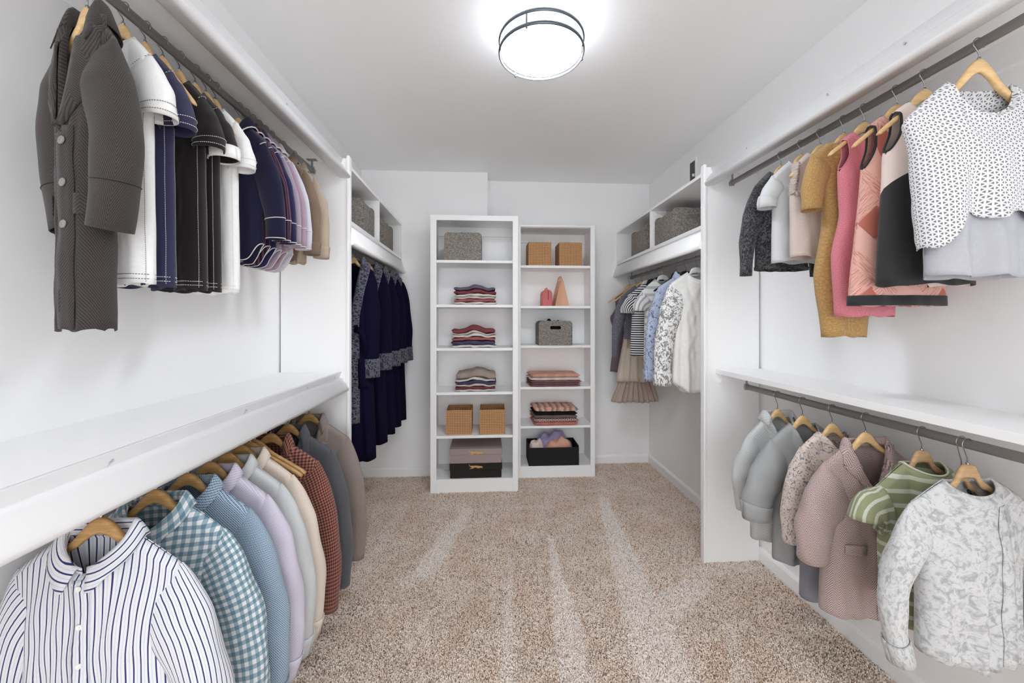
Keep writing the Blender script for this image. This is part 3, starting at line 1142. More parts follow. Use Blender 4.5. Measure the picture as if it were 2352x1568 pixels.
        o = mesh_obj('stitching', vs, fs, mat, self.root, [(0.0, 0.0)] * len(vs), smooth=False)
        return o
    def tee_stitch(self, mat='stitch_white', two=True):
        p = self.p
        L = []
        for s, o in self.sl.items():
            for t, g in ((.06, .0025), (.86, .0025), (.95, .0025)):
                r = self.sleeve_ring(s, self.q, t, 1.0, 26, g)
                L.append(r + [r[0]])
        for s in (1, -1):
            for uu in ((.90, .975) if two else (.93,)):
                L.append([self.surf(s * uu * self.Wd(z), z, True, .0015) for z in [lerp(self.zt - .13, p['L'] + .004, i / 30) for i in range(31)]])
                L.append([self.surf(s * uu * self.Wd(z), z, False, .0015) for z in [lerp(self.zt - .13, p['L'] + .004, i / 30) for i in range(31)]])
        for dz in (.012, .022):
            for fr_ in (True, False):
                L.append([self.surf(u * self.Wd(p['L'] + dz) * .995, p['L'] + dz, fr_, .0016) for u in [i / 20 - 1 for i in range(41)]])
        self.stitch(L, mat)
    def hang(self, label, style='pale', hw=None, drop=None, rz=None, dz=0.0):
        p = self.p
        hanger(self.rod, self.Y, self.Z + dz, label, style, hw or (p['sw'] - .022), drop or (-self.zt * (p['sw'] - .022) / p['sw'] + .006), self.rz if rz is None else rz, dx=p.get('dx', 0.0))

def p_sw(g):
    return g.p['sw']

def hanger(rodk, y, az, label, style='pale', hw=.145, drop=.085, rz=0.0, dx=0.0, group=None):
    """contoured wooden (or flat plastic) hanger with a wire hook over the rod"""
    X, Z, _ = RODS[rodk]
    X += dx
    names = {'pale': 'wooden_hanger', 'mid': 'wooden_hanger', 'angle': 'wooden_hanger', 'white': 'plastic_hanger', 'black': 'plastic_hanger'}
    mats = {'pale': 'wood_pale', 'mid': 'wood_mid', 'angle': 'wood_flat', 'white': 'plastic_white', 'black': 'plastic_black'}
    t = empty(names[style], (X, y, az), rz)
    tag(t, label, 'hanger', group)
    n = 36
    ang = style in ('angle', 'white', 'black')
    vs, fs = [], []
    def zt(q):
        if ang:
            return -drop * pw([(0, 0.0), (.13, .02), (.32, .36), (1, 1.0)], q) if style == 'angle' else -drop * pw([(0, 0.0), (.2, .06), (.3, .3), (1, 1.0)], q)
        return -drop * (math.sqrt(q * q + .0035) - math.sqrt(.0035)) / (math.sqrt(1.0035) - math.sqrt(.0035))
    rings = 10
    for i in range(n + 1):
        s = -1 + 2 * i / n
        q = abs(s)
        h = lerp(.034, .015, ss(0, .6, q)) if not ang else lerp(.034, .016, ss(0.05, .5, q))
        th = lerp(.0065, .0075, q) if not ang else .005
        zc = zt(q) - h / 2 - .013 * ss(.12, .40, q)
        if q > .94: h *= lerp(1, .45, (q - .94) / .06)
        yc = 0.0
        for k in range(rings):
            a = 2 * PI * k / rings
            cs, sn = math.cos(a), math.sin(a)
            e = .6
            vs.append((s * hw, yc + th * math.copysign(abs(cs) ** e, cs), zc + h / 2 * math.copysign(abs(sn) ** e, sn)))
    for i in range(n):
        for k in range(rings):
            l = (k + 1) % rings
            fs.append((i * rings + k, (i + 1) * rings + k, (i + 1) * rings + l, i * rings + l))
    fs.append(tuple(range(rings)))
    fs.append(tuple(n * rings + k for k in range(rings))[::-1])
    mesh_obj('shoulder_bar', vs, fs, mats[style], t)
    dz = Z - az
    R = .0150
    pts = [(0, 0, -.006), (0, 0, dz * .30), (-.004, 0, dz * .5), (-.011, 0, dz - .008)]
    for i in range(13):
        a = math.radians(200 - i * 19)
        pts.append((R * math.cos(a), 0, dz + R * math.sin(a) * 1.02))
    v, f = tube_geo(pts, .0014, 7)
    mesh_obj('hook', v, f, 'hookwire', t)
    v, f = tube_geo([(0, 0, -.004), (0, 0, .003), (0, 0, .0045)], [.0035, .0035, .0018], 10)
    mesh_obj('ferrule', v, f, 'hookwire', t)
    return t

# ---------------------------------------------------------------- upper left rod
A = -0.20
def sleeve_buttons(g, s, ts, mat, a=-1.3, r=.005):
    for t in ts:
        n = 40
        ring = g.sleeve_ring(s, g.q, t, 1.0, n, .004)
        c = Vector(g.clamp(ring[int((a / (2 * PI) * n)) % n]))
        ctr = g._pt[s](t)
        v, f = disc_geo(c, c - ctr, r, .0025)
        mesh_obj('button', v, f, mat, g.sl[s], [(0.0, 0.0)] * len(v))

AC = -.33
g = Garment('LU', .86, 1.885, 'long charcoal herringbone overcoat with grey buttons', 'coat', 'overcoat', rz=AC, dx=.014, sw=.080, nw=.034, nd=.028, sd=.05, nz=-.026,
            nf=.24, vneck=True, vpow=1.3, L=-.655, W=[(-.076, .078), (-.2, .056), (-.4, .047), (-.655, .047)], dmax=.038, amp=.003, NU=44, NV=44, lim=-.165, seed=1, wr=.0015)
g.body('coat_grey')
g.sleeves('coat_grey', a0=.058, a1=.042, b0=.036, b1=.036, out=.066, outl=.036, end=-.455, bow=-.042, n=22, NT_=30, ang=62, wr=.02,
          aw=[(0, .056), (.4, .048), (.75, .042), (1, .028)])
for s_ in (1, -1):
    r = g.sleeve_ring(s_, g.q, .80, 1.0, 24, .001)
    v, f = tube_geo(g.cl(r), .0016, 5, True)
    mesh_obj('cuff_seam', v, f, 'coat_seam', g.sl[s_], [(0., 0.)] * len(v))
g.lapels('coat_grey', .05, .34)
g.collar('coat_grey', .03, .05, 0, rng=(1.0, 2 * PI - 1.0), n=26)
g.strip('coat_grey', -.002, .03, -.26, -.652, 'front_edge', .004)
g.buttons('button_grey', (-.29, -.37, -.45), .012, .0085, off=.006)
for s_ in (-1, 1):
    g.strip('coat_grey', s_ * .03, s_ * .052, -.39, -.43, 'pocket_flap', .005, 6)
g.hang('pale wooden hanger inside the charcoal overcoat', hw=.06, drop=.062)

def tee_lu(y, mat, label, seed, st, name='t_shirt', rzz=A, short=None, lining=None, **k):
    kw = dict(sw=.072, nw=.030, nd=.024, sd=.042, nz=-.036, nf=.03, L=-.592, dmax=.026, amp=.004, NU=34, NV=36, lim=-.165, seed=seed, wr=.0012,
              W=[(-.078, .072), (-.2, .072), (-.592, .078)])
    kw.update(k)
    g = Garment('LU', y, 1.922, label, 'T-shirt', name, rz=rzz, **kw)
    g.body(mat)
    g.sleeves(mat, a0=.046, a1=.036, b0=.024, b1=.031, out=.092, outl=.085, end=-.222, n=24, NT_=16, ang=54, wr=.03, cuff=lining, cuff_h=.022)
    g.band(mat)
    g.tee_stitch(st, False)
    g.hang('pale wooden hanger inside the ' + (short or label), hw=.068, drop=.085)
    return g
tee_lu(.956, 'tee_white', 'white T-shirt with dark dotted seams beside the overcoat', 2, 'stitch_grey')
tee_lu(1.014, 'tee_navy', 'navy blue T-shirt with white contrast stitching', 3, 'stitch_white')
hanger('LU', 1.066, 1.922, 'empty pale wooden hanger between the navy and black T-shirts', 'pale', .092, .108, A)
tee_lu(1.121, 'tee_black', 'plain black T-shirt with white contrast stitching', 4, 'stitch_white')
tee_lu(1.178, 'tee_black', 'black T-shirt with broad white sleeve hems', 5, 'stitch_white', lining='tee_white')
hanger('LU', 1.222, 1.922, 'empty pale wooden hanger in front of the white T-shirt by the pyjamas', 'pale', .090, .108, A)
tee_lu(1.262, 'tee_white', 'white T-shirt hanging against the navy pyjama shirts', 6, 'piping')

def pj(y, mat, label, seed, dz=0.0, pip='piping'):
    g = Garment('LU', y, 1.922 + dz, label, 'pyjama shirt', 'pyjama_shirt', rz=-.12, sw=.084, nw=.034, nd=.022, sd=.048, nz=-.026, nf=.07, vneck=True,
                L=-.475, dmax=.017, amp=.003, NU=26, NV=26, lim=-.165, seed=seed, wr=.0012, W=[(-.07, .084), (-.2, .080), (-.475, .088)], hem='tail')
    g.body(mat)
    g.sleeves(mat, a0=.05, a1=.030, b0=.017, b1=.017, out=.128, outl=.105, end=-.405, n=16, NT_=16, ang=56, wr=.03)
    g.collar(mat, .022, .032, .028, piping=pip, n=26)
    L = []
    for s in (1, -1):
        o = g.sl[s]
        for t in (.83, .995):
            r = g.sleeve_ring(s, g.q, t, 1.0, 20, .0012)
            v, f = tube_geo(g.cl(r), .0016, 5, True)
            mesh_obj('piping', v, f, pip, o, [(0., 0.)] * len(v))
        r = g.sleeve_ring(s, g.q, .05, 1.0, 20, .001)
        v, f = tube_geo(g.cl(r), .0016, 5, True)
        mesh_obj('piping', v, f, pip, o, [(0., 0.)] * len(v))
    for fr_ in (True, False):
        pts = []
        for i in range(33):
            u = -1 + i / 16
            z = g.hem(u, fr_)
            pts.append(g.surf(u * g.Wd(z) * .999, z, fr_, .001))
        v, f = tube_geo(g.cl(pts), .0018, 5)
        mesh_obj('piping', v, f, pip, g.root, [(0., 0.)] * len(v))
    g.hang('pale wooden hanger inside the ' + label, hw=.078, drop=.078)
for y, m, lab, sd in ((1.375, 'pj_navy', 'plain dark navy pyjama shirt with white piping', 11), (1.413, 'pj_stripe', 'navy and burgundy striped pyjama shirt', 12),
                      (1.451, 'pj_navy2', 'ink blue pyjama shirt next to the burgundy striped one', 13), (1.490, 'pj_mauve', 'grey mauve pyjama shirt', 14),
                      (1.530, 'pj_lilac', 'dusty lilac pyjama shirt', 15), (1.574, 'pj_pale', 'pale silver grey pyjama shirt', 16)):
    pj(y, m, lab, sd)
for y, m, lab, sd, out in ((1.66, 'jk_brown', 'brown long-sleeved shirt jacket beside the pale pyjama shirt', 17, .118), (1.752, 'jk_beige', 'light beige long-sleeved shirt jacket by the partition panel', 18, .118)):
    g = Garment('LU', y, 1.922, lab, 'jacket', 'shirt_jacket', rz=-.05, sw=.088, nw=.036, nd=.026, sd=.046, nz=-.022, nf=.05, L=-.43, dmax=.03, amp=.003,
                lim=-.165, seed=sd, W=[(-.07, .088), (-.2, .06), (-.43, .05)])
    g.body(m)
    g.sleeves(m, a0=.05, a1=.026, b0=.026, b1=.026, out=out, end=-.405, n=18, ang=52, cuff=m, cuff_h=.035)
    g.collar(m, .024, .036, .03, n=28)
    g.hang('pale wooden hanger inside the ' + lab, hw=.082, drop=.076)

# ---------------------------------------------------------------- lower left rod: shirts and blazers
def shirt(y, mat, label, seed, btn='button_white', L=-.62, end=-.62, amp=.012, name='dress_shirt', cat='shirt', hi=False, out=.205, **k):
    kw = dict(sw=.158, nw=.060, nd=.030, sd=.070, nz=-.032, nf=.066, L=L, dmax=.042, amp=amp, folds=3.2, NU=52 if hi else 34, NV=44 if hi else 30, lim=-.198,
              seed=seed, W=[(-.10, .158), (-.25, .142), (L, .165)], hem='tail', wr=.002)
    kw.update(k)
    g = Garment('LL', y, .848, label, cat, name, **kw)
    g.body(mat)
    g.sleeves(mat, a0=.070, a1=.034, b0=.034, b1=.03, out=out, outl=.165, end=end, bow=-.02, n=26 if hi else 18, NT_=34 if hi else 24, ang=46,
              aw=[(0, .070), (.3, .060), (.75, .050), (.92, .043), (1, .032)], bw=[(0, .008), (.08, .022), (.25, .034), (.8, .036), (1, .028)], cuff=mat, cuff_h=.045)
    g.collar(mat, n=52 if hi else 36)
    g.strip(mat, -.016, .016, -.105, L + .004)
    if btn:
        g.buttons(btn, [-.118 - .075 * i for i in range(6)], 0.0, .0055)
        sleeve_buttons(g, 1, (.93, .985), btn)
    g.hang('oak wooden hanger inside the ' + label, 'mid')
    return g
shirt(.865, 'sh_stripe', 'white shirt with fine navy pinstripes and white buttons', 21, hi=True)
shirt(1.0, 'sh_ging', 'blue and white gingham shirt', 22, hi=True)
shirt(1.102, 'sh_blue', 'slate blue micro check shirt', 23, dmax=.044)
shirt(1.187, 'sh_lav', 'pale lavender shirt with white cuff buttons', 24, dmax=.038, amp=.007)
shirt(1.264, 'sh_lgrey', 'plain light grey shirt with cuff buttons', 25, dmax=.036, amp=.006)
shirt(1.335, 'sh_beige', 'plain cream beige shirt behind the light grey one', 26, dmax=.03, amp=.005, btn=None)
for y, q in ((1.378, 'nearer the cream beige shirt'), (1.402, 'nearer the rust check blazer')):
    hanger('LL', y, .846, 'empty oak wooden hanger ' + q, 'mid', .168, .098, 0.0)

def blazer(y, mat, label, seed, L=-.6, end=-.65, lw=.055, out=.205):
    g = Garment('LL', y, .839, label, 'blazer', 'blazer', sw=.168, nw=.056, nd=.032, sd=.074, nz=-.034, nf=.21, vneck=True, vpow=1.25, L=L, dmax=.045, amp=.004,
                folds=2.0, NU=38, NV=34, lim=-.198, seed=seed, W=[(-.11, .168), (-.25, .145), (-.36, .135), (L, .155)], hem='cut', wr=.0015)
    g.body(mat)
    g.sleeves(mat, a0=.078, a1=.034, b0=.038, b1=.034, out=out, outl=.165, end=end, bow=-.012, n=20, NT_=26, ang=52, wr=.025,
              aw=[(0, .078), (.3, .062), (.7, .046), (1, .033)])
    g.lapels(mat, lw, .36)
    g.collar(mat, .03, .045, 0, rng=(1.0, 2 * PI - 1.0), n=30)
    g.strip(mat, .05, .09, -.2, -.215, 'breast_pocket', .004, 4)
    g.strip(mat, .06, .11, -.42, -.45, 'pocket_flap', .005, 5)
    g.strip(mat, -.11, -.06, -.42, -.45, 'pocket_flap', .005, 5)
    g.buttons('tee_black', (-.27, -.36), 0.0, .007)
    g.hang('oak wooden hanger inside the ' + label, 'mid')
blazer(1.504, 'bz_check', 'rust brown blazer with small dark check', 31)
blazer(1.631, 'bz_char', 'plain charcoal grey wool blazer', 32, end=-.645)
blazer(1.815, 'bz_taupe', 'taupe grey herringbone blazer next to the partition', 33, end=-.645)

# ---------------------------------------------------------------- navy robes
for i, (y, az) in enumerate(((2.25, 1.60), (2.505, 1.61), (2.705, 1.61), (2.895, 1.61), (3.075, 1.61))):
    lab = 'navy towelling robe with paisley collar, its belt tied, beside the partition' if i == 0 else 'navy towelling robe with paisley cuffs, ' + ('next to the belted robe', 'third on the rod from the partition', 'fourth on the rod from the partition', 'last on the rod before the end wall')[i - 1]
    g = Garment('BL', y, az, lab, 'robe', 'bathrobe', group='navy robes on the wall rod', sw=.10, nw=.05, nd=.045, sd=.052, nz=-.024, nf=.30, vneck=True, L=-1.115,
                dmax=.065, amp=.014, folds=2.6, NU=30, NV=34, lim=-.245, seed=40 + i, W=[(-.08, .10), (-.3, .095), (-.6, .105), (-1.115, .122)], wr=.002)
    g.body('navy_robe')
    g.sleeves('navy_robe', a0=.066, a1=.052, b0=.045, b1=.05, out=.088 + .008 * i, outl=.09, end=-.66, n=20, ang=58, aw=[(0, .066), (.5, .052), (1, .046)], cuff='robe_trim', cuff_h=.075)
    g.lapels('robe_trim', .05, .4, shawl=True, low=-.9)
    g.collar('robe_trim', .02, .06, 0, rng=(1.1, 2 * PI - 1.1), n=26)
    if i == 0:
        g.strip('navy_robe', -.096, .096, -.375, -.415, 'belt', .012, 5)
        v, f = tube_geo([g.surf(.045, -.40, True, .012), g.surf(.055, -.40, True, .028), g.surf(.07, -.43, True, .018), g.surf(.085, -.53, True, .014)], [.016, .02, .014, .012], 8)
        mesh_obj('belt_knot', v, f, 'navy_robe', g.root, [(0.01 * k, 0.) for k in range(len(v))])
        g.strip('navy_robe', .045, .095, -.56, -.72, 'pocket', .008, 6)
    g.hang('pale wooden hanger inside the ' + ('belted navy robe', 'navy robe next to the belted one', 'third navy robe from the partition', 'fourth navy robe from the partition', 'navy robe nearest the end wall')[i], 'pale')

# ---------------------------------------------------------------- upper right rod: tops and dresses
LR = .205
g = Garment('RU', .902, 1.889, 'white openwork boxy top over a silver grey slip', 'top', 'openwork_top', sw=.196, nw=.082, nd=.022, sd=.10, nz=-.060, nf=.085, L=-.395, dmax=.055,
            W=[(-.162, .196), (-.24, .172), (-.36, .162), (-.46, .15)], hem='cape', amp=.012, folds=2.4, NU=50, NV=40, lim=LR, seed=51)
g.body('perf')
g2 = Garment.__new__(Garment)
g2.__dict__ = dict(g.__dict__)
g2.p = dict(g.p, hem='flat', L=-.535, dmax=.045, nf=.05, sol=.002, sw=.15, nw=.085, sd=.05, NU=40)
g2.zt = g2.p['nz'] - g2.p['sd']
g2.wid = [(g2.zt, .15), (-.3, .135), (-.535, .132)]
g2.dep = [(g2.zt, .02), (-.25, .038), (-.535, .045)]
g2.body('slip', 'slip', z_from=-.20)
g.band('perf', .006, 'neck_edge')
g.hang('pale wooden hanger inside the white openwork top', hw=.150, drop=.135)

def dress(y, az, label, seed, mat, hw=.135, drop=.106, neck_trim=None, cat='dress', name='dress', **k):
    kw = dict(nd=.035, nb=.01, NU=36, NV=40, lim=LR, seed=seed, wr=.0012, amp=.004, folds=2.2)
    kw.update(k)
    g = Garment('RU', y, az, label, cat, name, **kw)
    g.body(mat)
    if neck_trim: g.band(neck_trim, .009, 'neck_binding')
    g.hang('pale wooden hanger inside the ' + label, hw=hw, drop=drop)
    return g
def arm_trim(g, mat, z1=None, r=.0028, name='armhole_binding'):
    for s in (-1, 1):
        v, f = tube_geo(g.cl(g.arm_edge(s)), r, 6, True)
        mesh_obj(name, v, f, mat, g.root, [(0., 0.)] * len(v))
g = dress(1.023, 1.885, 'sleeveless dress with cream bodice and black skirt', 52, 'cream_black', sw=.093, nw=.048, sd=.030, nz=-.038, nf=.06, L=-.54, dmax=.042,
          W=[(-.068, .093), (-.12, .096), (-.18, .114), (-.54, .136)], arm=-.175, neck_trim='black_trim')
arm_trim(g, 'black_trim', -.165, .0032)
g = dress(1.098, 1.883, 'sleeveless coral dress with brushed plaid print and black hem', 53, 'coral', sw=.088, nw=.046, sd=.030, nz=-.036, nf=.055, L=-.590, dmax=.035,
          W=[(-.066, .088), (-.13, .09), (-.19, .106), (-.59, .147)], arm=-.19, neck_trim='black_trim')
arm_trim(g, 'black_trim', -.17, .003)
def hem_band(g, mat, h, name='hem_band', off=.002):
    vs, fs, uv = [], [], []
    N = 60
    for i in range(N):
        a = 2 * PI * i / N
        u = math.cos(a)
        fr_ = math.sin(a) < 0
        for z in (g.p['L'] + h, g.p['L'] + h * .5, g.p['L'] - .001):
            q = g.surf(u * g.Wd(z), z, fr_, off)
            vs.append((q[0] * 1.008, q[1], q[2]))
            uv.append((a * .1, z))
    for i in range(N):
        j = (i + 1) % N
        for r in range(2):
            fs.append((i * 3 + r, j * 3 + r, j * 3 + r + 1, i * 3 + r + 1))
    mesh_obj(name, g.cl(vs), fs, mat, g.root, uv, solid=.002)
hem_band(g, 'black_trim', .028)
g = dress(1.199, 1.882, 'sleeveless fitted rose pink tweed dress', 54, 'pink_tweed', hw=.118, drop=.088, sw=.076, nw=.04, sd=.024, nz=-.034, nf=.045, L=-.62, dmax=.036,
          W=[(-.058, .076), (-.11, .070), (-.16, .084), (-.29, .076), (-.43, .106), (-.62, .094)], arm=-.152)
arm_trim(g, 'pink_tweed', -.15, .0018)
g = dress(1.272, 1.88, 'fitted mustard wool dress with elbow sleeves', 55, 'mustard', hw=.11, drop=.08, sw=.112, nw=.05, sd=.046, nz=-.030, nf=.03, L=-.685, dmax=.036,
          W=[(-.076, .112), (-.16, .085), (-.30, .070), (-.48, .102), (-.685, .072)])
g.sleeves('mustard', a0=.044, a1=.028, b0=.03, b1=.028, out=.114, end=-.262, n=22, NT_=18, ang=62, wr=.02)
g = dress(1.367, 1.885, 'sheer blush sleeveless blouse with ruffled trim', 56, 'blush', hw=.114, drop=.097, cat='blouse', name='blouse', sw=.100, nw=.05, sd=.05, nz=-.032, nf=.04, L=-.41, dmax=.034,
          W=[(-.08, .100), (-.17, .112), (-.41, .111)], amp=.006)
for zz, s0, s1 in ((-.185, -1, 1),):
    vs, fs = [], []
    for i in range(81):
        u = -1 + i / 40
        q = Vector(g.surf(u * g.Wd(zz) * .99, zz + .004 * math.sin(i * 1.9), True, .003))
        w = .004 + .003 * math.sin(i * 1.3)
        vs += [(q.x, q.y, q.z + .009), (q.x, q.y - .006 - w, q.z + .002), (q.x, q.y - .004 - w, q.z - .006), (q.x, q.y, q.z - .009)]
    for i in range(80):
        for r in range(3):
            fs.append((i * 4 + r, i * 4 + r + 1, i * 4 + r + 5, i * 4 + r + 4))
    mesh_obj('ruffle', g.cl(vs), fs, 'blush', g.root, [(0.01 * i, 0.) for i in range(len(vs))])
for s in (-1, 1):
    vs, fs = [], []
    for i in range(41):
        z = lerp(g.zt + .01, -.185, i / 40)
        x = s * (g.Wd(z) * .97 + .004 * math.sin(i * 2.3))
        w = .005 + .003 * math.sin(i * 1.7)
        vs += [(x - s * .006, -.016, z), (x, -.018 - w, z), (x + s * .008, -.010, z), (x + s * .004, .008, z)]
    for i in range(40):
        for r in range(3):
            fs.append((i * 4 + r, i * 4 + r + 1, i * 4 + r + 5, i * 4 + r + 4))
    mesh_obj('ruffle', g.cl(vs), fs, 'blush', g.root, [(0.01 * i, 0.) for i in range(len(vs))])
g = dress(1.455, 1.885, 'pale heather grey T-shirt with turned up sleeves', 57, 'gtee', hw=.114, drop=.09, cat='T-shirt', name='t_shirt', sw=.118, nw=.05, sd=.058, nz=-.030, nf=.04, L=-.414, dmax=.036,
          W=[(-.088, .118), (-.2, .113), (-.414, .115)])
g.sleeves('gtee', a0=.042, a1=.027, b0=.026, b1=.026, out=.138, end=-.205, n=20, NT_=14, ang=54, wr=.02, cuff='gtee', cuff_h=.028)
g.band('gtee')
g = dress(1.56, 1.885, 'black lace long-sleeved top', 58, 'lace_black', hw=.104, drop=.09, cat='top', name='lace_top', sw=.108, nw=.05, sd=.058, nz=-.028, nf=.03, L=-.43, dmax=.045,
          W=[(-.086, .108), (-.2, .10), (-.43, .108)])
g.sleeves('lace_black', a0=.05, a1=.021, b0=.026, b1=.02, out=.150, end=-.455, n=18, NT_=22, ang=56, outl=.150)
hem_band(g, 'lace_black', .012)

# ---------------------------------------------------------------- lower right rod: coats and tops
def rl(y, az, label, seed, mat, cat, name, style='pale', hw=None, drop=None, **k):
    kw = dict(sw=.138, nw=.05, nd=.045, sd=.066, nz=-.03, nf=.05, L=-.53, dmax=.045, lim=.19, seed=seed, amp=.007)
    kw.update(k)
    g = Garment('RL', y, az, label, cat, name, **kw)
    g.body(mat)
    g.hang({'pale': 'pale wooden hanger inside the ', 'angle': 'angular plywood hanger inside the '}[style] + label, style, hw, drop)
    return g
g = rl(1.593, .880, 'pale grey quilted wool coat nearest the partition panel', 61, 'coat_lg', 'coat', 'wool_coat', sw=.125, sd=.075, nf=.15, vneck=True, L=-.535, W=[(-.1, .125), (-.535, .112)])
g.sleeves('coat_lg', a0=.075, a1=.036, b0=.036, b1=.034, out=.132, end=-.41, n=20, ang=52, bow=-.03, aw=[(0, .075), (.4, .062), (1, .038)])
g.lapels('coat_lg', .03, .4, shawl=True)
g.collar('coat_lg', .022, .035, 0, rng=(1.0, 2 * PI - 1.0), n=26)
g = rl(1.461, .884, 'plain mid grey wool coat with turned back cuffs', 62, 'coat_g', 'coat', 'wool_coat', sw=.128, sd=.062, nf=.15, vneck=True, L=-.55, W=[(-.09, .128), (-.3, .108), (-.55, .118)])
g.sleeves('coat_g', a0=.078, a1=.046, b0=.042, b1=.04, out=.186, end=-.385, n=22, ang=50, bow=.0, aw=[(0, .078), (.35, .066), (.8, .056), (1, .044)], cuff='coat_g', cuff_h=.045)
g.strip('coat_g', -.03, -.022, -.1, -.54, 'front_edge', .003)
g = rl(1.329, .888, 'floral print dress with grey skirt', 63, 'floral', 'dress', 'dress', sw=.118, sd=.055, nf=.075, vneck=True, L=-.185, W=[(-.085, .118), (-.19, .103)])
g.sleeves('floral', a0=.058, a1=.031, b0=.034, b1=.03, out=.148, end=-.41, n=20, ang=58)
g2 = Garment.__new__(Garment)
g2.__dict__ = dict(g.__dict__)
g2.p = dict(g.p, L=-.605, nf=.0, vneck=False)
g2.wid = [(-.085, .118), (-.18, .103), (-.4, .108), (-.605, .114)]
g2.dep = [(-.18, .047), (-.605, .05)]
g2.body('floral_skirt', 'skirt', z_from=-.183)
g = rl(1.205, .892, 'dusty pink herringbone coat with notched lapels and horn buttons', 64, 'coat_pink', 'coat', 'tweed_coat', nd=.026, sw=.14, nw=.062, sd=.06, nz=-.036, nf=.155, vneck=True, vpow=1.2, L=-.565, NU=48, NV=44,
       W=[(-.096, .14), (-.3, .142), (-.565, .150)], dmax=.05, amp=.006)
g.sleeves('coat_pink', a0=.08, a1=.040, b0=.044, b1=.042, out=.178, end=-.402, n=24, NT_=28, ang=52, bow=-.01, aw=[(0, .08), (.4, .066), (1, .04)])
g.lapels('coat_pink', .052, .36)
g.collar('coat_pink', .016, .030, 0, rng=(1.1, 2 * PI - 1.1), n=28, flare=.006)
g.strip('coat_pink', -.02, .004, -.19, -.56, 'front_edge', .004)
g.strip('coat_pink', -.11, -.045, -.335, -.365, 'pocket_flap', .006, 5)
g.strip('coat_pink', .045, .11, -.335, -.365, 'pocket_flap', .006, 5)
g.buttons('button_horn', (-.2, -.30, -.40), -.008, .0075, off=.007)
g = rl(1.039, .888, 'green and cream striped short-sleeved top', 65, 'green_stripe', 'top', 't_shirt', 'angle', .115, .088, sw=.138, nw=.054, sd=.068, nz=-.034, nf=.022, L=-.474, NU=44, NV=38,
       W=[(-.1, .138), (-.22, .124), (-.474, .112)], amp=.006, dmax=.04)
g.sleeves('green_stripe_v', a0=.072, a1=.05, b0=.032, b1=.034, out=.160, end=-.185, n=24, NT_=14, ang=36)
g.band('green_stripe', .01)
g = rl(.946, .872, 'dark smudgy grey long-sleeved top behind the marbled shirt', 66, 'dark_blur', 'top', 'long_sleeved_top', 'angle', .055, .062, sw=.07, nw=.03, nz=-.058, sd=.04, L=-.36, dmax=.016, amp=.002, lim=.195, W=[(-.09, .07), (-.36, .08)])
g.sleeves('dark_blur', a0=.045, a1=.04, b0=.014, b1=.016, out=.152, outl=.06, end=-.41, n=18, ang=40, aw=[(0, .045), (.6, .040), (1, .030)])
g = rl(.925, .890, 'white marbled long-sleeved blouse on angular hanger', 67, 'marbled', 'blouse', 'blouse', 'angle', .118, .088, sw=.156, nw=.064, sd=.058, nz=-.038, nf=.032, nd=.03, L=-.475, NU=50, NV=40, lim=.188,
       dx=-.01, W=[(-.096, .150), (-.23, .128), (-.475, .126)], amp=.010, folds=3.4, dmax=.045, hem=lambda u, f: -.462 - .022 * (u + .5) - (.012 if u < .22 else -.008))
g.sleeves('marbled', a0=.058, a1=.022, b0=.032, b1=.022, out=.176, end=-.478, n=24, NT_=30, ang=52, bow=-.06, aw=[(0, .056), (.3, .038), (.6, .029), (1, .022)], cuff='marbled', cuff_h=.04)
g.band('marbled', .008)
g.strip('marbled', .030, .060, -.09, -.468, 'placket', .003)

# ---------------------------------------------------------------- right wall rod beyond the partition
def br(y, az, label, seed, mat, cat, name, style, hl, hw=.15, drop=.10, **k):
    kw = dict(sw=.15, nw=.055, nd=.045, sd=.066, nz=-.032, nf=.05, L=-.62, dmax=.04, lim=.203, seed=seed, amp=.008, NU=28, NV=28)
    kw.update(k)
    g = Garment('BR', y, az, label, cat, name, **kw)
    g.body(mat)
    g.hang(hl, style, hw, drop)
    return g
g = br(2.22, 1.556, 'crinkled off white shirt with grey printed sleeves', 71, 'ws_white', 'shirt', 'shirt', 'white', 'white plastic hanger inside the crinkled off white shirt',
       sw=.155, L=-.72, hem='tail', amp=.014, folds=4.0, W=[(-.1, .155), (-.3, .14), (-.72, .15)], wr=.004, NU=40, NV=36)
g.sleeves('ws_print', a0=.075, a1=.044, b0=.04, b1=.036, out=.205, end=-.675, n=20, ang=56, cuff='ws_print', cuff_h=.05)
g.band('ws_white')
g = br(2.346, 1.55, 'pale blue shirt with dark speckled print', 72, 'bl_plain', 'shirt', 'shirt', 'black', 'black plastic hanger inside the pale blue speckled shirt', sw=.165, L=-.66, hem='tail')
g.sleeves('bl_print', a0=.07, a1=.038, b0=.036, b1=.034, out=.215, end=-.662, n=18, ang=54, cuff='bl_print')
g.collar('bl_plain', .025, .035, .03, n=24)
hanger('BR', 2.46, 1.556, 'empty black plastic hanger behind the pale blue shirt', 'black', .15, .10)
g = br(2.66, 1.562, 'white and pale grey striped short-sleeved top', 73, 'gs_white', 'top', 't_shirt', 'white', 'white plastic hanger inside the pale grey striped top', sw=.155, sd=.09, L=-.62, W=[(-.12, .155), (-.26, .13), (-.62, .135)])
g.sleeves('gs_sleeve', a0=.075, a1=.045, b0=.034, b1=.034, out=.162, end=-.25, n=18, NT_=12, ang=55)
g.band('gs_white')
hanger('BR', 2.735, 1.556, 'empty black plastic hanger behind the pale grey striped top', 'black', .15, .11)
g = br(2.84, 1.553, 'black and white horizontally striped T-shirt', 74, 'bw_h', 'T-shirt', 't_shirt', 'black', 'black plastic hanger inside the black and white striped T-shirt', sw=.165, sd=.085, L=-.565, W=[(-.12, .165), (-.26, .15), (-.565, .165)])
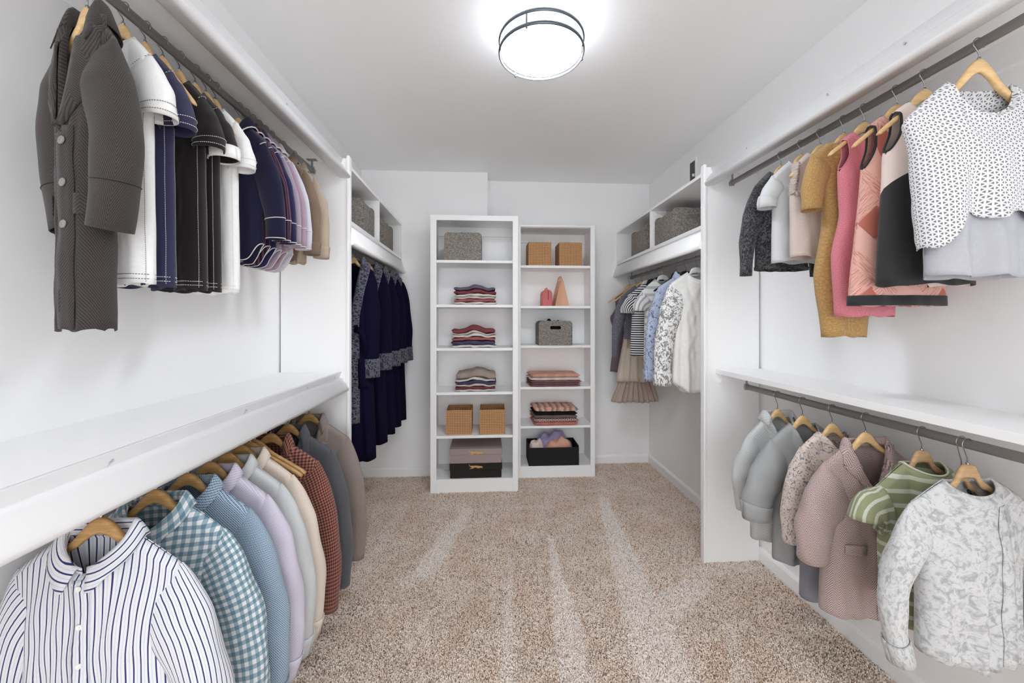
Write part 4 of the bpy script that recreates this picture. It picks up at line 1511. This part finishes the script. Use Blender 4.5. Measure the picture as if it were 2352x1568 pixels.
g.sleeves('bw_v', a0=.078, a1=.05, b0=.034, b1=.034, out=.186, end=-.252, n=18, NT_=12, ang=48)
g.band('grey_plum')
g = br(2.93, 1.553, 'plain plum grey top tucked behind the striped T-shirt', 75, 'grey_plum', 'top', 'jersey_top', 'white', 'white plastic hanger inside the plum grey top', sw=.14, sd=.085, L=-.57, W=[(-.12, .14), (-.57, .13)])
g.sleeves('grey_plum', a0=.06, a1=.05, b0=.03, b1=.03, out=.15, end=-.24, n=16, NT_=10, ang=55)
g = br(3.03, 1.553, 'slate grey lace long-sleeved top', 76, 'lace_slate', 'top', 'lace_top', 'pale', 'pale wooden hanger inside the slate lace top', sw=.165, sd=.085, L=-.45, W=[(-.12, .165), (-.45, .14)])
g.sleeves('lace_slate', a0=.06, a1=.018, b0=.03, b1=.018, out=.218, end=-.588, n=16, ang=56)
g = br(3.16, 1.548, 'beige sleeveless dress with tiered pleated skirt', 77, 'skirt_beige', 'dress', 'tiered_dress', 'pale', 'pale wooden hanger inside the beige tiered dress', hw=.19, drop=.135, sw=.115, nw=.06, sd=.05, nz=-.07, L=-.79,
       W=[(-.12, .115), (-.35, .09), (-.79, .16)], amp=.012, folds=5.0, dmax=.05, NU=44)
g2 = Garment.__new__(Garment)
g2.__dict__ = dict(g.__dict__)
g2.p = dict(g.p, L=-.955, amp=.016, folds=9.0, NU=60, vneck=False)
g2.wid = [(-.12, .115), (-.35, .075), (-.77, .13), (-.955, .205)]
g2.dep = [(-.35, .02), (-.77, .03), (-.955, .055)]
g2.body('skirt_taupe', 'lower_tier', z_from=-.5)
g = br(3.30, 1.55, 'plum brown sleeveless dress against the end wall', 78, 'dress_plum', 'dress', 'dress', 'pale', 'pale wooden hanger inside the plum brown dress', hw=.185, drop=.132, sw=.125, nw=.06, sd=.05, nz=-.07, L=-.735,
       W=[(-.12, .125), (-.2, .12), (-.28, .168), (-.42, .13), (-.735, .168)])

# ---------------------------------------------------------------- the two bookcases
def bookcase(label, x0, x1, y0, y1, zt, stile_l, stile_r, rail, zs, kick):
    t = empty('bookcase', ((x0 + x1) / 2, (y0 + y1) / 2, 0))
    tag(t, label, 'bookcase')
    ox, oy = t.location.x, t.location.y
    B = lambda n, a, b, c, d, e, f, bv=.0012: box(n, a - ox, b - ox, c - oy, d - oy, e, f, 'casework', t, bv)
    B('side_panel', x0, x0 + .018, y0 + .012, y1, 0, zt)
    B('side_panel', x1 - .018, x1, y0 + .012, y1, 0, zt)
    B('face_stile', x0, x0 + stile_l, y0, y0 + .014, 0, zt)
    B('face_stile', x1 - stile_r, x1, y0, y0 + .014, 0, zt)
    B('top_board', x0 + .018, x1 - .018, y0 + .014, y1, zt - .018, zt)
    B('top_rail', x0 + stile_l, x1 - stile_r, y0, y0 + .014, zt - rail, zt)
    B('back_panel', x0 + .018, x1 - .018, y1 - .006, y1, 0, zt - .018)
    for z in zs:
        B('shelf', x0 + .018, x1 - .018, y0 + .016, y1 - .006, z - .010, z + .010)
    B('kick_board', x0 + stile_l, x1 - stile_r, y0 + .004, y0 + .018, 0, kick)
    B('base_shelf', x0 + .018, x1 - .018, y0 + .018, y1 - .006, kick - .018, kick)
    B('cleat', x0 + .018, x1 - .018, y1 - .022, y1 - .006, zt - .09, zt - .018)
    for (a, b) in zip([kick] + [z + .010 for z in zs], [z - .010 for z in zs] + [zt - .09]):
        pass
    return t
BKL = (-0.411, 0.222, 2.886, 3.214, 2.007)
BKR = (0.240, 0.852, 3.118, 3.404, 2.000)
ZS = [1.675, 1.353, 1.038, .718, .403]
bookcase('tall white bookcase with wide face frame standing in front', *BKL, .044, .040, .038, ZS, .103)
bookcase('narrower white bookcase set back beside the tall one', *BKR, .020, .036, .014, [1.674, 1.353, 1.04, .712, .403], .098)

# ---------------------------------------------------------------- felt baskets
def felt_mat():
    n = NT('grey_felt', 0.98, 0.05)
    o = n.ob()
    a = n.noise(o[3], 190, 2, .7, 1.0)
    b = n.noise(o[3], 60, 2)
    n.col(n.mix(n.step(.35, .65, n.f('ADD', n.f('MULTIPLY', a, .75), n.f('MULTIPLY', b, .25))), '#5f5a56', '#aaa39b'))
    n.bump(a, .5, .003)
    return n.m
M['felt'] = felt_mat()
def knit(name, c, mott=.2, sc=300):
    M[name] = plain(name, c, .95, .08, mott=mott, bump=(sc, .5, .0015))
for nm, c in (('k_purple', '#6f6478'), ('k_maroon', '#8a4a50'), ('k_white', '#e6e0da'), ('k_cream', '#d9cfc6'), ('k_red', '#b0686a'), ('k_taupe', '#a89a8f'),
              ('k_dkpurple', '#54506a'), ('k_pink', '#d9a894'), ('k_pinkwhite', '#e8d8d2'), ('k_plum', '#8d6468'), ('k_black', '#232021'), ('k_brown', '#7a6c66'),
              ('k_lav', '#a69cc0'), ('k_peach', '#dba892'), ('k_blush', '#e2cec6'), ('k_rose', '#cd8377')):
    knit(nm, c)

def plate_slot(w, h, t, rc, slot=None):
    """rounded-top plate in xz centred on x, standing on z=0, y thickness t, optional slot (cx, cz, sw, sh) cut through"""
    bm = bmesh.new()
    pts = [(-w / 2, 0), (w / 2, 0)]
    for k in range(7):
        a = PI / 2 * k / 6
        pts.append((w / 2 - rc + rc * math.cos(a), h - rc + rc * math.sin(a)))
    for k in range(7):
        a = PI / 2 + PI / 2 * k / 6
        pts.append((-w / 2 + rc + rc * math.cos(a), h - rc + rc * math.sin(a)))
    def loop(pp):
        vs = [bm.verts.new((x, 0, z)) for x, z in pp]
        return [bm.edges.new((vs[i], vs[(i + 1) % len(vs)])) for i in range(len(vs))]
    es = loop(pts)
    if slot:
        cx, cz, sw, sh = slot
        r = sh / 2
        sp = []
        for k in range(9):
            a = -PI / 2 + PI * k / 8
            sp.append((cx + sw / 2 - r + r * math.cos(a), cz + r * math.sin(a)))
        for k in range(9):
            a = PI / 2 + PI * k / 8
            sp.append((cx - sw / 2 + r + r * math.cos(a), cz + r * math.sin(a)))
        es += loop(sp)
    res = bmesh.ops.triangle_fill(bm, use_beauty=True, use_dissolve=False, edges=es)
    fs = [f for f in res['geom'] if isinstance(f, bmesh.types.BMFace)]
    ex = bmesh.ops.extrude_face_region(bm, geom=fs)
    bmesh.ops.translate(bm, verts=[v for v in ex['geom'] if isinstance(v, bmesh.types.BMVert)], vec=(0, t, 0))
    return bm
def felt_basket(label, x, y, z, w=.27, d=.25, h=.205, group=None):
    t = empty('felt_basket', (x, y, z))
    tag(t, label, 'basket', group)
    f = bm_obj('front_panel', plate_slot(w, h, .007, .03, (0, h * .72, w * .33, .026)), 'felt', t)
    f.location = (0, -d / 2, 0)
    f = bm_obj('back_panel', plate_slot(w, h, .007, .03, (0, h * .72, w * .33, .026)), 'felt', t)
    f.location = (0, d / 2 - .007, 0)
    for s in (-1, 1):
        bm = bmesh.new()
        a, b = sorted((s * w / 2, s * (w / 2 - .007)))
        add_box(bm, a, b, -d / 2 + .007, d / 2 - .007, 0, h - .024, .002)
        bm_obj('side_panel', bm, 'felt', t)
    box('base', -w / 2 + .007, w / 2 - .007, -d / 2 + .007, d / 2 - .007, 0, .007, 'felt', t)
    return t
ZC0 = 1.748
felt_basket('grey felt basket in the bay beside the partition above the robes', -.835, 2.42, ZC0, .262, .21, .20)
felt_basket('grey felt basket in the far bay above the robes', -.835, 2.88, ZC0, .262, .27, .20)
felt_basket('grey felt basket in the bay beside the partition above the patterned shirts', 1.272, 2.525, ZC0, .262, .26, .20)
felt_basket('grey felt basket in the far bay above the patterned shirts', 1.272, 2.965, ZC0, .262, .27, .20)

def heap(name, label, cat, x, y, z, rx, ry, h, mat, seed, z0=0.0, group=None):
    """crumpled cloth: closed lumpy mesh"""
    r = random.Random(seed)
    ph = [r.uniform(0, 6.28) for _ in range(8)]
    n, m = 40, 18
    vs, fs = [], []
    for i in range(m + 1):
        q = i / m
        for k in range(n):
            a = 2 * PI * k / n
            rr = math.sin(PI / 2 * min(1, q * 1.02))
            f = 1 + .09 * math.sin(3 * a + ph[0]) + .05 * math.sin(7 * a + ph[1] + 4 * q)
            px, py = rx * rr * f * math.cos(a), ry * rr * f * math.sin(a)
            zz = h * math.cos(PI / 2 * q) ** .7
            zz *= 1 + .10 * math.sin(px * 40 + ph[2] + 1.6 * math.sin(py * 30 + ph[3])) + .05 * math.sin(px * 85 - py * 60 + ph[4])
            vs.append((px, py, z0 + max(zz, 0)))
    for i in range(m):
        for k in range(n):
            l = (k + 1) % n
            fs.append((i * n + k, (i + 1) * n + k, (i + 1) * n + l, i * n + l))
    fs.append(tuple(m * n + k for k in range(n)))
    o = mesh_obj(name, vs, fs, mat, None, loc=(x, y, z))
    tag(o, label, cat, group)
    return o
XB1, YI = -.180, 3.045
felt_basket('grey felt basket with white cloth showing, on the top bookcase shelf', XB1, YI, ZS[0] + .010, .272, .25, .205)
heap('folded_linen', 'white cloth peeking out of the grey felt basket', 'cloth', XB1, YI, ZS[0] + .018, .075, .085, .215, 'k_white', 3)

# ---------------------------------------------------------------- folded clothes
def folded(name, label, cat, x, y, z, w, d, h, mat, seed=0, hump=0.0, under=0.0, rnd=.5, skew=0.0, group=None):
    """one folded garment: soft slab with a doubled front edge; hump lifts its top centre, under its underside"""
    r = random.Random(seed * 13 + 1)
    p0, p1, p2 = (r.uniform(0, 6.28) for _ in range(3))
    NX, NR = 34, 24
    vs, fs = [], []
    for i in range(NX + 1):
        s = -1 + 2 * i / NX
        e = (1 - abs(s) ** 9) ** (1 / 2.2)
        for k in range(NR):
            a = 2 * PI * k / NR
            cs, sn = math.cos(a), math.sin(a)
            yy = d / 2 * math.copysign(abs(cs) ** rnd, cs) * (.96 + .04 * e)
            zz = math.copysign(abs(sn) ** .75, sn)
            if cs < 0:                                   # fold line along the front
                yy += .010 * math.exp(-(zz / .22) ** 2) * e
            px = s * w / 2
            bell = math.exp(-((px - .01) / .055) ** 2) - .35 * math.exp(-((abs(px) - .11) / .05) ** 2)
            off = (hump if zz > 0 else under) * bell
            wv = .0025 * math.sin(px * 42 + p0) + .0015 * math.sin(px * 90 + p1)
            vs.append((px + skew * (cs + 1) * .5, yy, h / 2 + h / 2 * zz * (.25 + .75 * e) + off + wv * (1 if rnd > .4 else .3)))
    for i in range(NX):
        for k in range(NR):
            l = (k + 1) % NR
            fs.append((i * NR + k, i * NR + l, (i + 1) * NR + l, (i + 1) * NR + k))
    fs.append(tuple(range(NR))[::-1])
    fs.append(tuple(NX * NR + k for k in range(NR)))
    o = mesh_obj(name, vs, fs, mat, None, loc=(x, y, z))
    tag(o, label, cat, group)
    return o
def stack(x, y, z, w, d, layers, where, hmax=.02, name='folded_sweater', cat='sweater', rnd=.5, skew=0.0, seed=0):
    n = len(layers)
    for i, (h, m, lab) in enumerate(layers):
        ov = .003
        folded(name, lab + ' ' + where, cat, x + .004 * math.sin(i * 2.1 + seed), y, z, w * (1 + .02 * math.sin(i * 1.7 + seed)), d, h + ov, m, i + seed,
               hmax * ((i + 1) / n) ** 1.6, hmax * (i / n) ** 1.6, rnd, skew)
        z += h
YS = 3.035
stack(-.092, YS, ZS[1] + .010, .305, .25, [(.018, 'k_white', 'thin white folded cloth at the bottom'), (.022, 'k_red', 'speckled red folded sweater'), (.017, 'k_cream', 'cream folded sweater above the speckled red one'),
      (.019, 'k_white', 'white folded sweater'), (.026, 'k_maroon', 'maroon folded sweater'), (.030, 'k_purple', 'grey purple folded sweater on top')], 'of the purple-topped stack', .015, seed=1)
stack(-.102, YS, ZS[2] + .010, .325, .25, [(.020, 'k_white', 'thin white folded cloth at the bottom'), (.030, 'k_dkpurple', 'dark purple folded sweater'), (.024, 'k_red', 'speckled red folded sweater'),
      (.020, 'k_white', 'white folded sweater'), (.014, 'k_cream', 'thin cream folded sweater'), (.034, 'k_maroon', 'rose maroon folded sweater on top')], 'of the maroon-topped stack', .024, seed=2)
stack(-.088, YS, ZS[3] + .010, .295, .25, [(.015, 'k_white', 'thin white folded cloth at the bottom'), (.020, 'k_maroon', 'maroon folded sweater'), (.016, 'k_cream', 'cream folded sweater'),
      (.023, 'k_dkpurple', 'dark purple folded sweater'), (.016, 'k_white', 'pale folded sweater'), (.050, 'k_taupe', 'thick taupe folded sweater on top')], 'of the taupe-topped stack', .02, seed=3)

# ---------------------------------------------------------------- woven storage cubes
def weave_mat():
    n = NT('woven_reed', 0.7, .2)
    o = n.ob()
    a = n.f('ADD', o[0], o[1])
    p = .0122
    gx = n.f('ABSOLUTE', n.f('SUBTRACT', fr(n, a, p), .5))
    gz = n.f('ABSOLUTE', n.f('SUBTRACT', fr(n, o[2], p), .5))
    e = n.step(.33, .45, n.f('MAXIMUM', gx, gz))
    k = n.noise(o[3], 40, 2)
    n.col(n.mix(e, n.mix(k, '#c79468', '#d9ad80'), '#8a623f'))
    n.bump(n.f('SUBTRACT', 1.0, e), .6, .002)
    return n.m
M['weave'] = weave_mat()
def woven_cube(label, x, y, z, w=.19, h=.183, d=.19):
    t = empty('woven_box', (x, y, z))
    tag(t, label, 'storage box')
    a, th = w / 2, .005
    for nm, q in (('front_wall', (-a, a, -d / 2, -d / 2 + th)), ('back_wall', (-a, a, d / 2 - th, d / 2)), ('side_wall', (-a, -a + th, -d / 2 + th, d / 2 - th)), ('side_wall', (a - th, a, -d / 2 + th, d / 2 - th))):
        box(nm, q[0], q[1], q[2], q[3], 0, h, 'weave', t, .0012)
    box('base', -a + th, a - th, -d / 2 + th, d / 2 - th, 0, th, 'weave', t)
    return t
woven_cube('tan woven cube next to the bookcase side above the shoe boxes', -.209, 3.02, ZS[4] + .010, .188, .18, .20)
woven_cube('tan woven cube beside its twin above the shoe boxes', .036, 3.02, ZS[4] + .010, .186, .18, .20)
woven_cube('tan woven cube with its side showing, over the red pouch', .415, 3.235, 1.684, .185, .185, .19)
woven_cube('tan woven cube on the top shelf over the grey felt basket with black cloth', .662, 3.235, 1.684, .185, .185, .19)

# ---------------------------------------------------------------- shoe boxes
M['box_mauve'] = plain('mauve_card', '#a1918f', .7, .2)
M['box_black'] = plain('black_card', '#2a2725', .7, .2)
M['gold'] = plain('gold_foil', '#d3a765', .4, .5, metal=.3)
CAT = [(0, 1.0), (.04, .74), (.12, .60), (.20, .66), (.30, .62), (.45, .66), (.62, .62), (.76, .56), (.86, .56), (.95, .46), (1.0, .30), (.93, .18), (.84, .22), (.74, .16), (.66, .10), (.56, .12), (.62, .24),
       (.48, .28), (.36, .26), (.30, .12), (.22, .04), (.06, .0), (.03, .06), (.16, .14), (.20, .30), (.10, .42), (.05, .56), (-.01, .80)]
def shoe_box(name, label, x, y, z, w, d, h, lid, mat, emb):
    t = empty(name, (x, y, z))
    tag(t, label, 'shoe box')
    box('tray', -w / 2 + .004, w / 2 - .004, -d / 2 + .004, d / 2 - .004, 0, h - .003, mat, t, .001)
    L = box('lid', -w / 2, w / 2, -d / 2, d / 2, h - lid, h, mat, t, .0015)
    ew, eh = .10, .036
    bm = bmesh.new()
    vs = [bm.verts.new(((px - .5) * ew, -d / 2 - .0012, h - lid / 2 + emb + (pz - .45) * eh)) for px, pz in CAT]
    es = [bm.edges.new((vs[i], vs[(i + 1) % len(vs)])) for i in range(len(vs))]
    res = bmesh.ops.triangle_fill(bm, use_beauty=True, edges=es)
    ex = bmesh.ops.extrude_face_region(bm, geom=[f for f in res['geom'] if isinstance(f, bmesh.types.BMFace)])
    bmesh.ops.translate(bm, verts=[v for v in ex['geom'] if isinstance(v, bmesh.types.BMVert)], vec=(0, .0016, 0))
    o = bm_obj('emblem', bm, 'gold', L)
    o['label'] = 'gold leaping cat emblem'
    return t
shoe_box('shoe_box', 'black card shoe box with gold cat emblem under the mauve one', -.085, 3.035, .103, .380, .27, .108, .048, 'box_black', 0.0)
shoe_box('shoe_box', 'mauve grey card shoe box with gold cat emblem on the black one', -.085, 3.035, .211, .380, .27, .105, .042, 'box_mauve', -.006)

# ---------------------------------------------------------------- narrow bookcase contents
YR = 3.235
M['red_leather'] = plain('coral_leather', '#cf6f6e', .5, .3)
M['tan_leather'] = plain('tan_leather', '#dba98a', .5, .3)
pc = empty('zip_pouch', (.478, YR, 1.363))
tag(pc, 'small coral red upright pouch with a zip and loop', 'pouch')
prof = [(-.039, 0), (.039, 0), (.040, .08), (.038, .105), (.030, .122), (.016, .131), (0, .134), (-.016, .131), (-.030, .122), (-.038, .105), (-.040, .08)]
vs, fs = [], []
for y_, sc_ in ((-.07, .90), (-.064, 1.0), (.064, 1.0), (.07, .9)):
    vs += [(px * sc_, y_, (pz - .065) * sc_ + .065 * (1 if sc_ == 1 else sc_)) for px, pz in prof]
n = len(prof)
for i in range(3):
    for k in range(n):
        l = (k + 1) % n
        fs.append((i * n + k, i * n + l, (i + 1) * n + l, (i + 1) * n + k))
fs += [tuple(range(n))[::-1], tuple(3 * n + k for k in range(n))]
mesh_obj('body', vs, fs, 'red_leather', pc, smooth=False)
box('zip', .004, .010, -.073, -.068, .05, .125, 'k_plum', pc)
tube('loop', [(-.012, 0, .128), (-.006, 0, .142), (.006, 0, .150), (.010, 0, .142), (.004, 0, .130)], .004, 'red_leather', pc, 8)
tb = empty('tote_bag', (.592, YR, 1.363))
tag(tb, 'tan leather tote standing narrow side out, tapering to its handles', 'bag')
vs, fs = [], []
for z_, hx, hy in ((0, .056, .10), (.06, .044, .098), (.14, .026, .094), (.20, .012, .09), (.205, .009, .088)):
    vs += [(-hx, -hy, z_), (-hx * .1, -hy + .01, z_), (hx, -hy, z_), (hx, hy, z_), (0, hy - .01, z_), (-hx, hy, z_)]
for i in range(4):
    for k in range(6):
        l = (k + 1) % 6
        fs.append((i * 6 + k, i * 6 + l, (i + 1) * 6 + l, (i + 1) * 6 + k))
fs += [tuple(range(6))[::-1], tuple(24 + k for k in range(6))]
mesh_obj('body', vs, fs, 'tan_leather', tb, smooth=False)
for s in (-1, 1):
    tube('handle', [(s * .010, -.05, .195), (s * .008, -.045, .22), (s * .004, -.02, .24), (s * .004, .02, .24), (s * .008, .045, .22), (s * .010, .05, .195)], .005, 'tan_leather', tb, 8)
felt_basket('grey felt basket with black cloth showing, on the narrow bookcase', .538, YR, 1.050, .268, .22, .195)
heap('folded_linen', 'black cloth peeking out of the grey felt basket', 'cloth', .538, YR, 1.058, .085, .08, .20, 'k_black', 5)

def wave_mat(name, cs, px_, rough=.8, diamond=False):
    n = NT(name, rough, .15)
    o = n.ob()
    if diamond:
        a = n.f('ABSOLUTE', n.f('SUBTRACT', fr(n, o[0], px_), .5))
        b = n.f('ABSOLUTE', n.f('SUBTRACT', fr(n, o[2], px_ * .8), .5))
        k = fr(n, n.f('ADD', a, b), .36)
    else:
        k = fr(n, n.f('ADD', o[0], n.f('MULTIPLY', n.noise(o[3], 30, 2), .05)), px_)
    c = n.mix(lt(n, k, .5), cs[0], cs[1])
    if len(cs) > 2: c = n.mix(n.f('MULTIPLY', lt(n, k, .75), n.f('GREATER_THAN', k, .55)), c, cs[2])
    n.col(c)
    M[name] = n.m
wave_mat('print_wave', ('#d07e6e', '#d9b0a0', '#4f8f84'), .05)
wave_mat('print_diamond', ('#3a3238', '#b9b3b6', '#c98a5c'), .05, diamond=True)
stack(.545, 3.245, .722, .40, .24, [(.016, 'k_plum', 'plum folded cloth at the bottom'), (.014, 'k_plum', 'plum folded cloth second from the bottom'), (.018, 'k_plum', 'plum brown folded cloth'), (.024, 'k_pinkwhite', 'pale blush folded cloth'),
      (.028, 'k_pink', 'peach pink folded cloth on top')], 'of the pink-topped stack', .0, 'folded_cloth', 'folded cloth', .28, -.02, 4)
stack(.545, 3.245, .413, .345, .24, [(.026, 'k_rose', 'dusty rose folded cloth at the bottom'), (.030, 'print_diamond', 'folded cloth with a black and orange diamond print'), (.026, 'k_brown', 'grey brown folded cloth'),
      (.026, 'k_black', 'black folded cloth'), (.034, 'print_wave', 'coral and green patterned folded cloth on top')], 'of the patterned stack', .0, 'folded_cloth', 'folded cloth', .28, -.015, 6)
M['bin_black'] = plain('black_bin', '#232423', .75, .2)
bn = empty('storage_bin', (.525, 3.235, .098))
tag(bn, 'open black storage bin filled with crumpled pastel clothes', 'bin')
w, d, h, th = .40, .22, .155, .005
box('front_wall', -w / 2, w / 2, -d / 2, -d / 2 + th, 0, h - .012, 'bin_black', bn, .001)
box('back_wall', -w / 2, w / 2, d / 2 - th, d / 2, 0, h, 'bin_black', bn, .001)
box('side_wall', -w / 2, -w / 2 + th, -d / 2 + th, d / 2 - th, 0, h, 'bin_black', bn, .001)
box('side_wall', w / 2 - th, w / 2, -d / 2 + th, d / 2 - th, 0, h, 'bin_black', bn, .001)
box('base', -w / 2 + th, w / 2 - th, -d / 2 + th, d / 2 - th, 0, th, 'bin_black', bn)
heap('crumpled_top', 'lavender crumpled top heaped at the back of the black bin', 'top', .535, 3.27, .115, .155, .055, .215, 'k_lav', 8)
heap('crumpled_top', 'peach pink crumpled top in the middle of the black bin', 'top', .575, 3.205, .115, .115, .06, .175, 'k_peach', 9)
heap('crumpled_top', 'pale blush crumpled top at the end of the black bin', 'top', .395, 3.205, .115, .062, .07, .185, 'k_blush', 10)
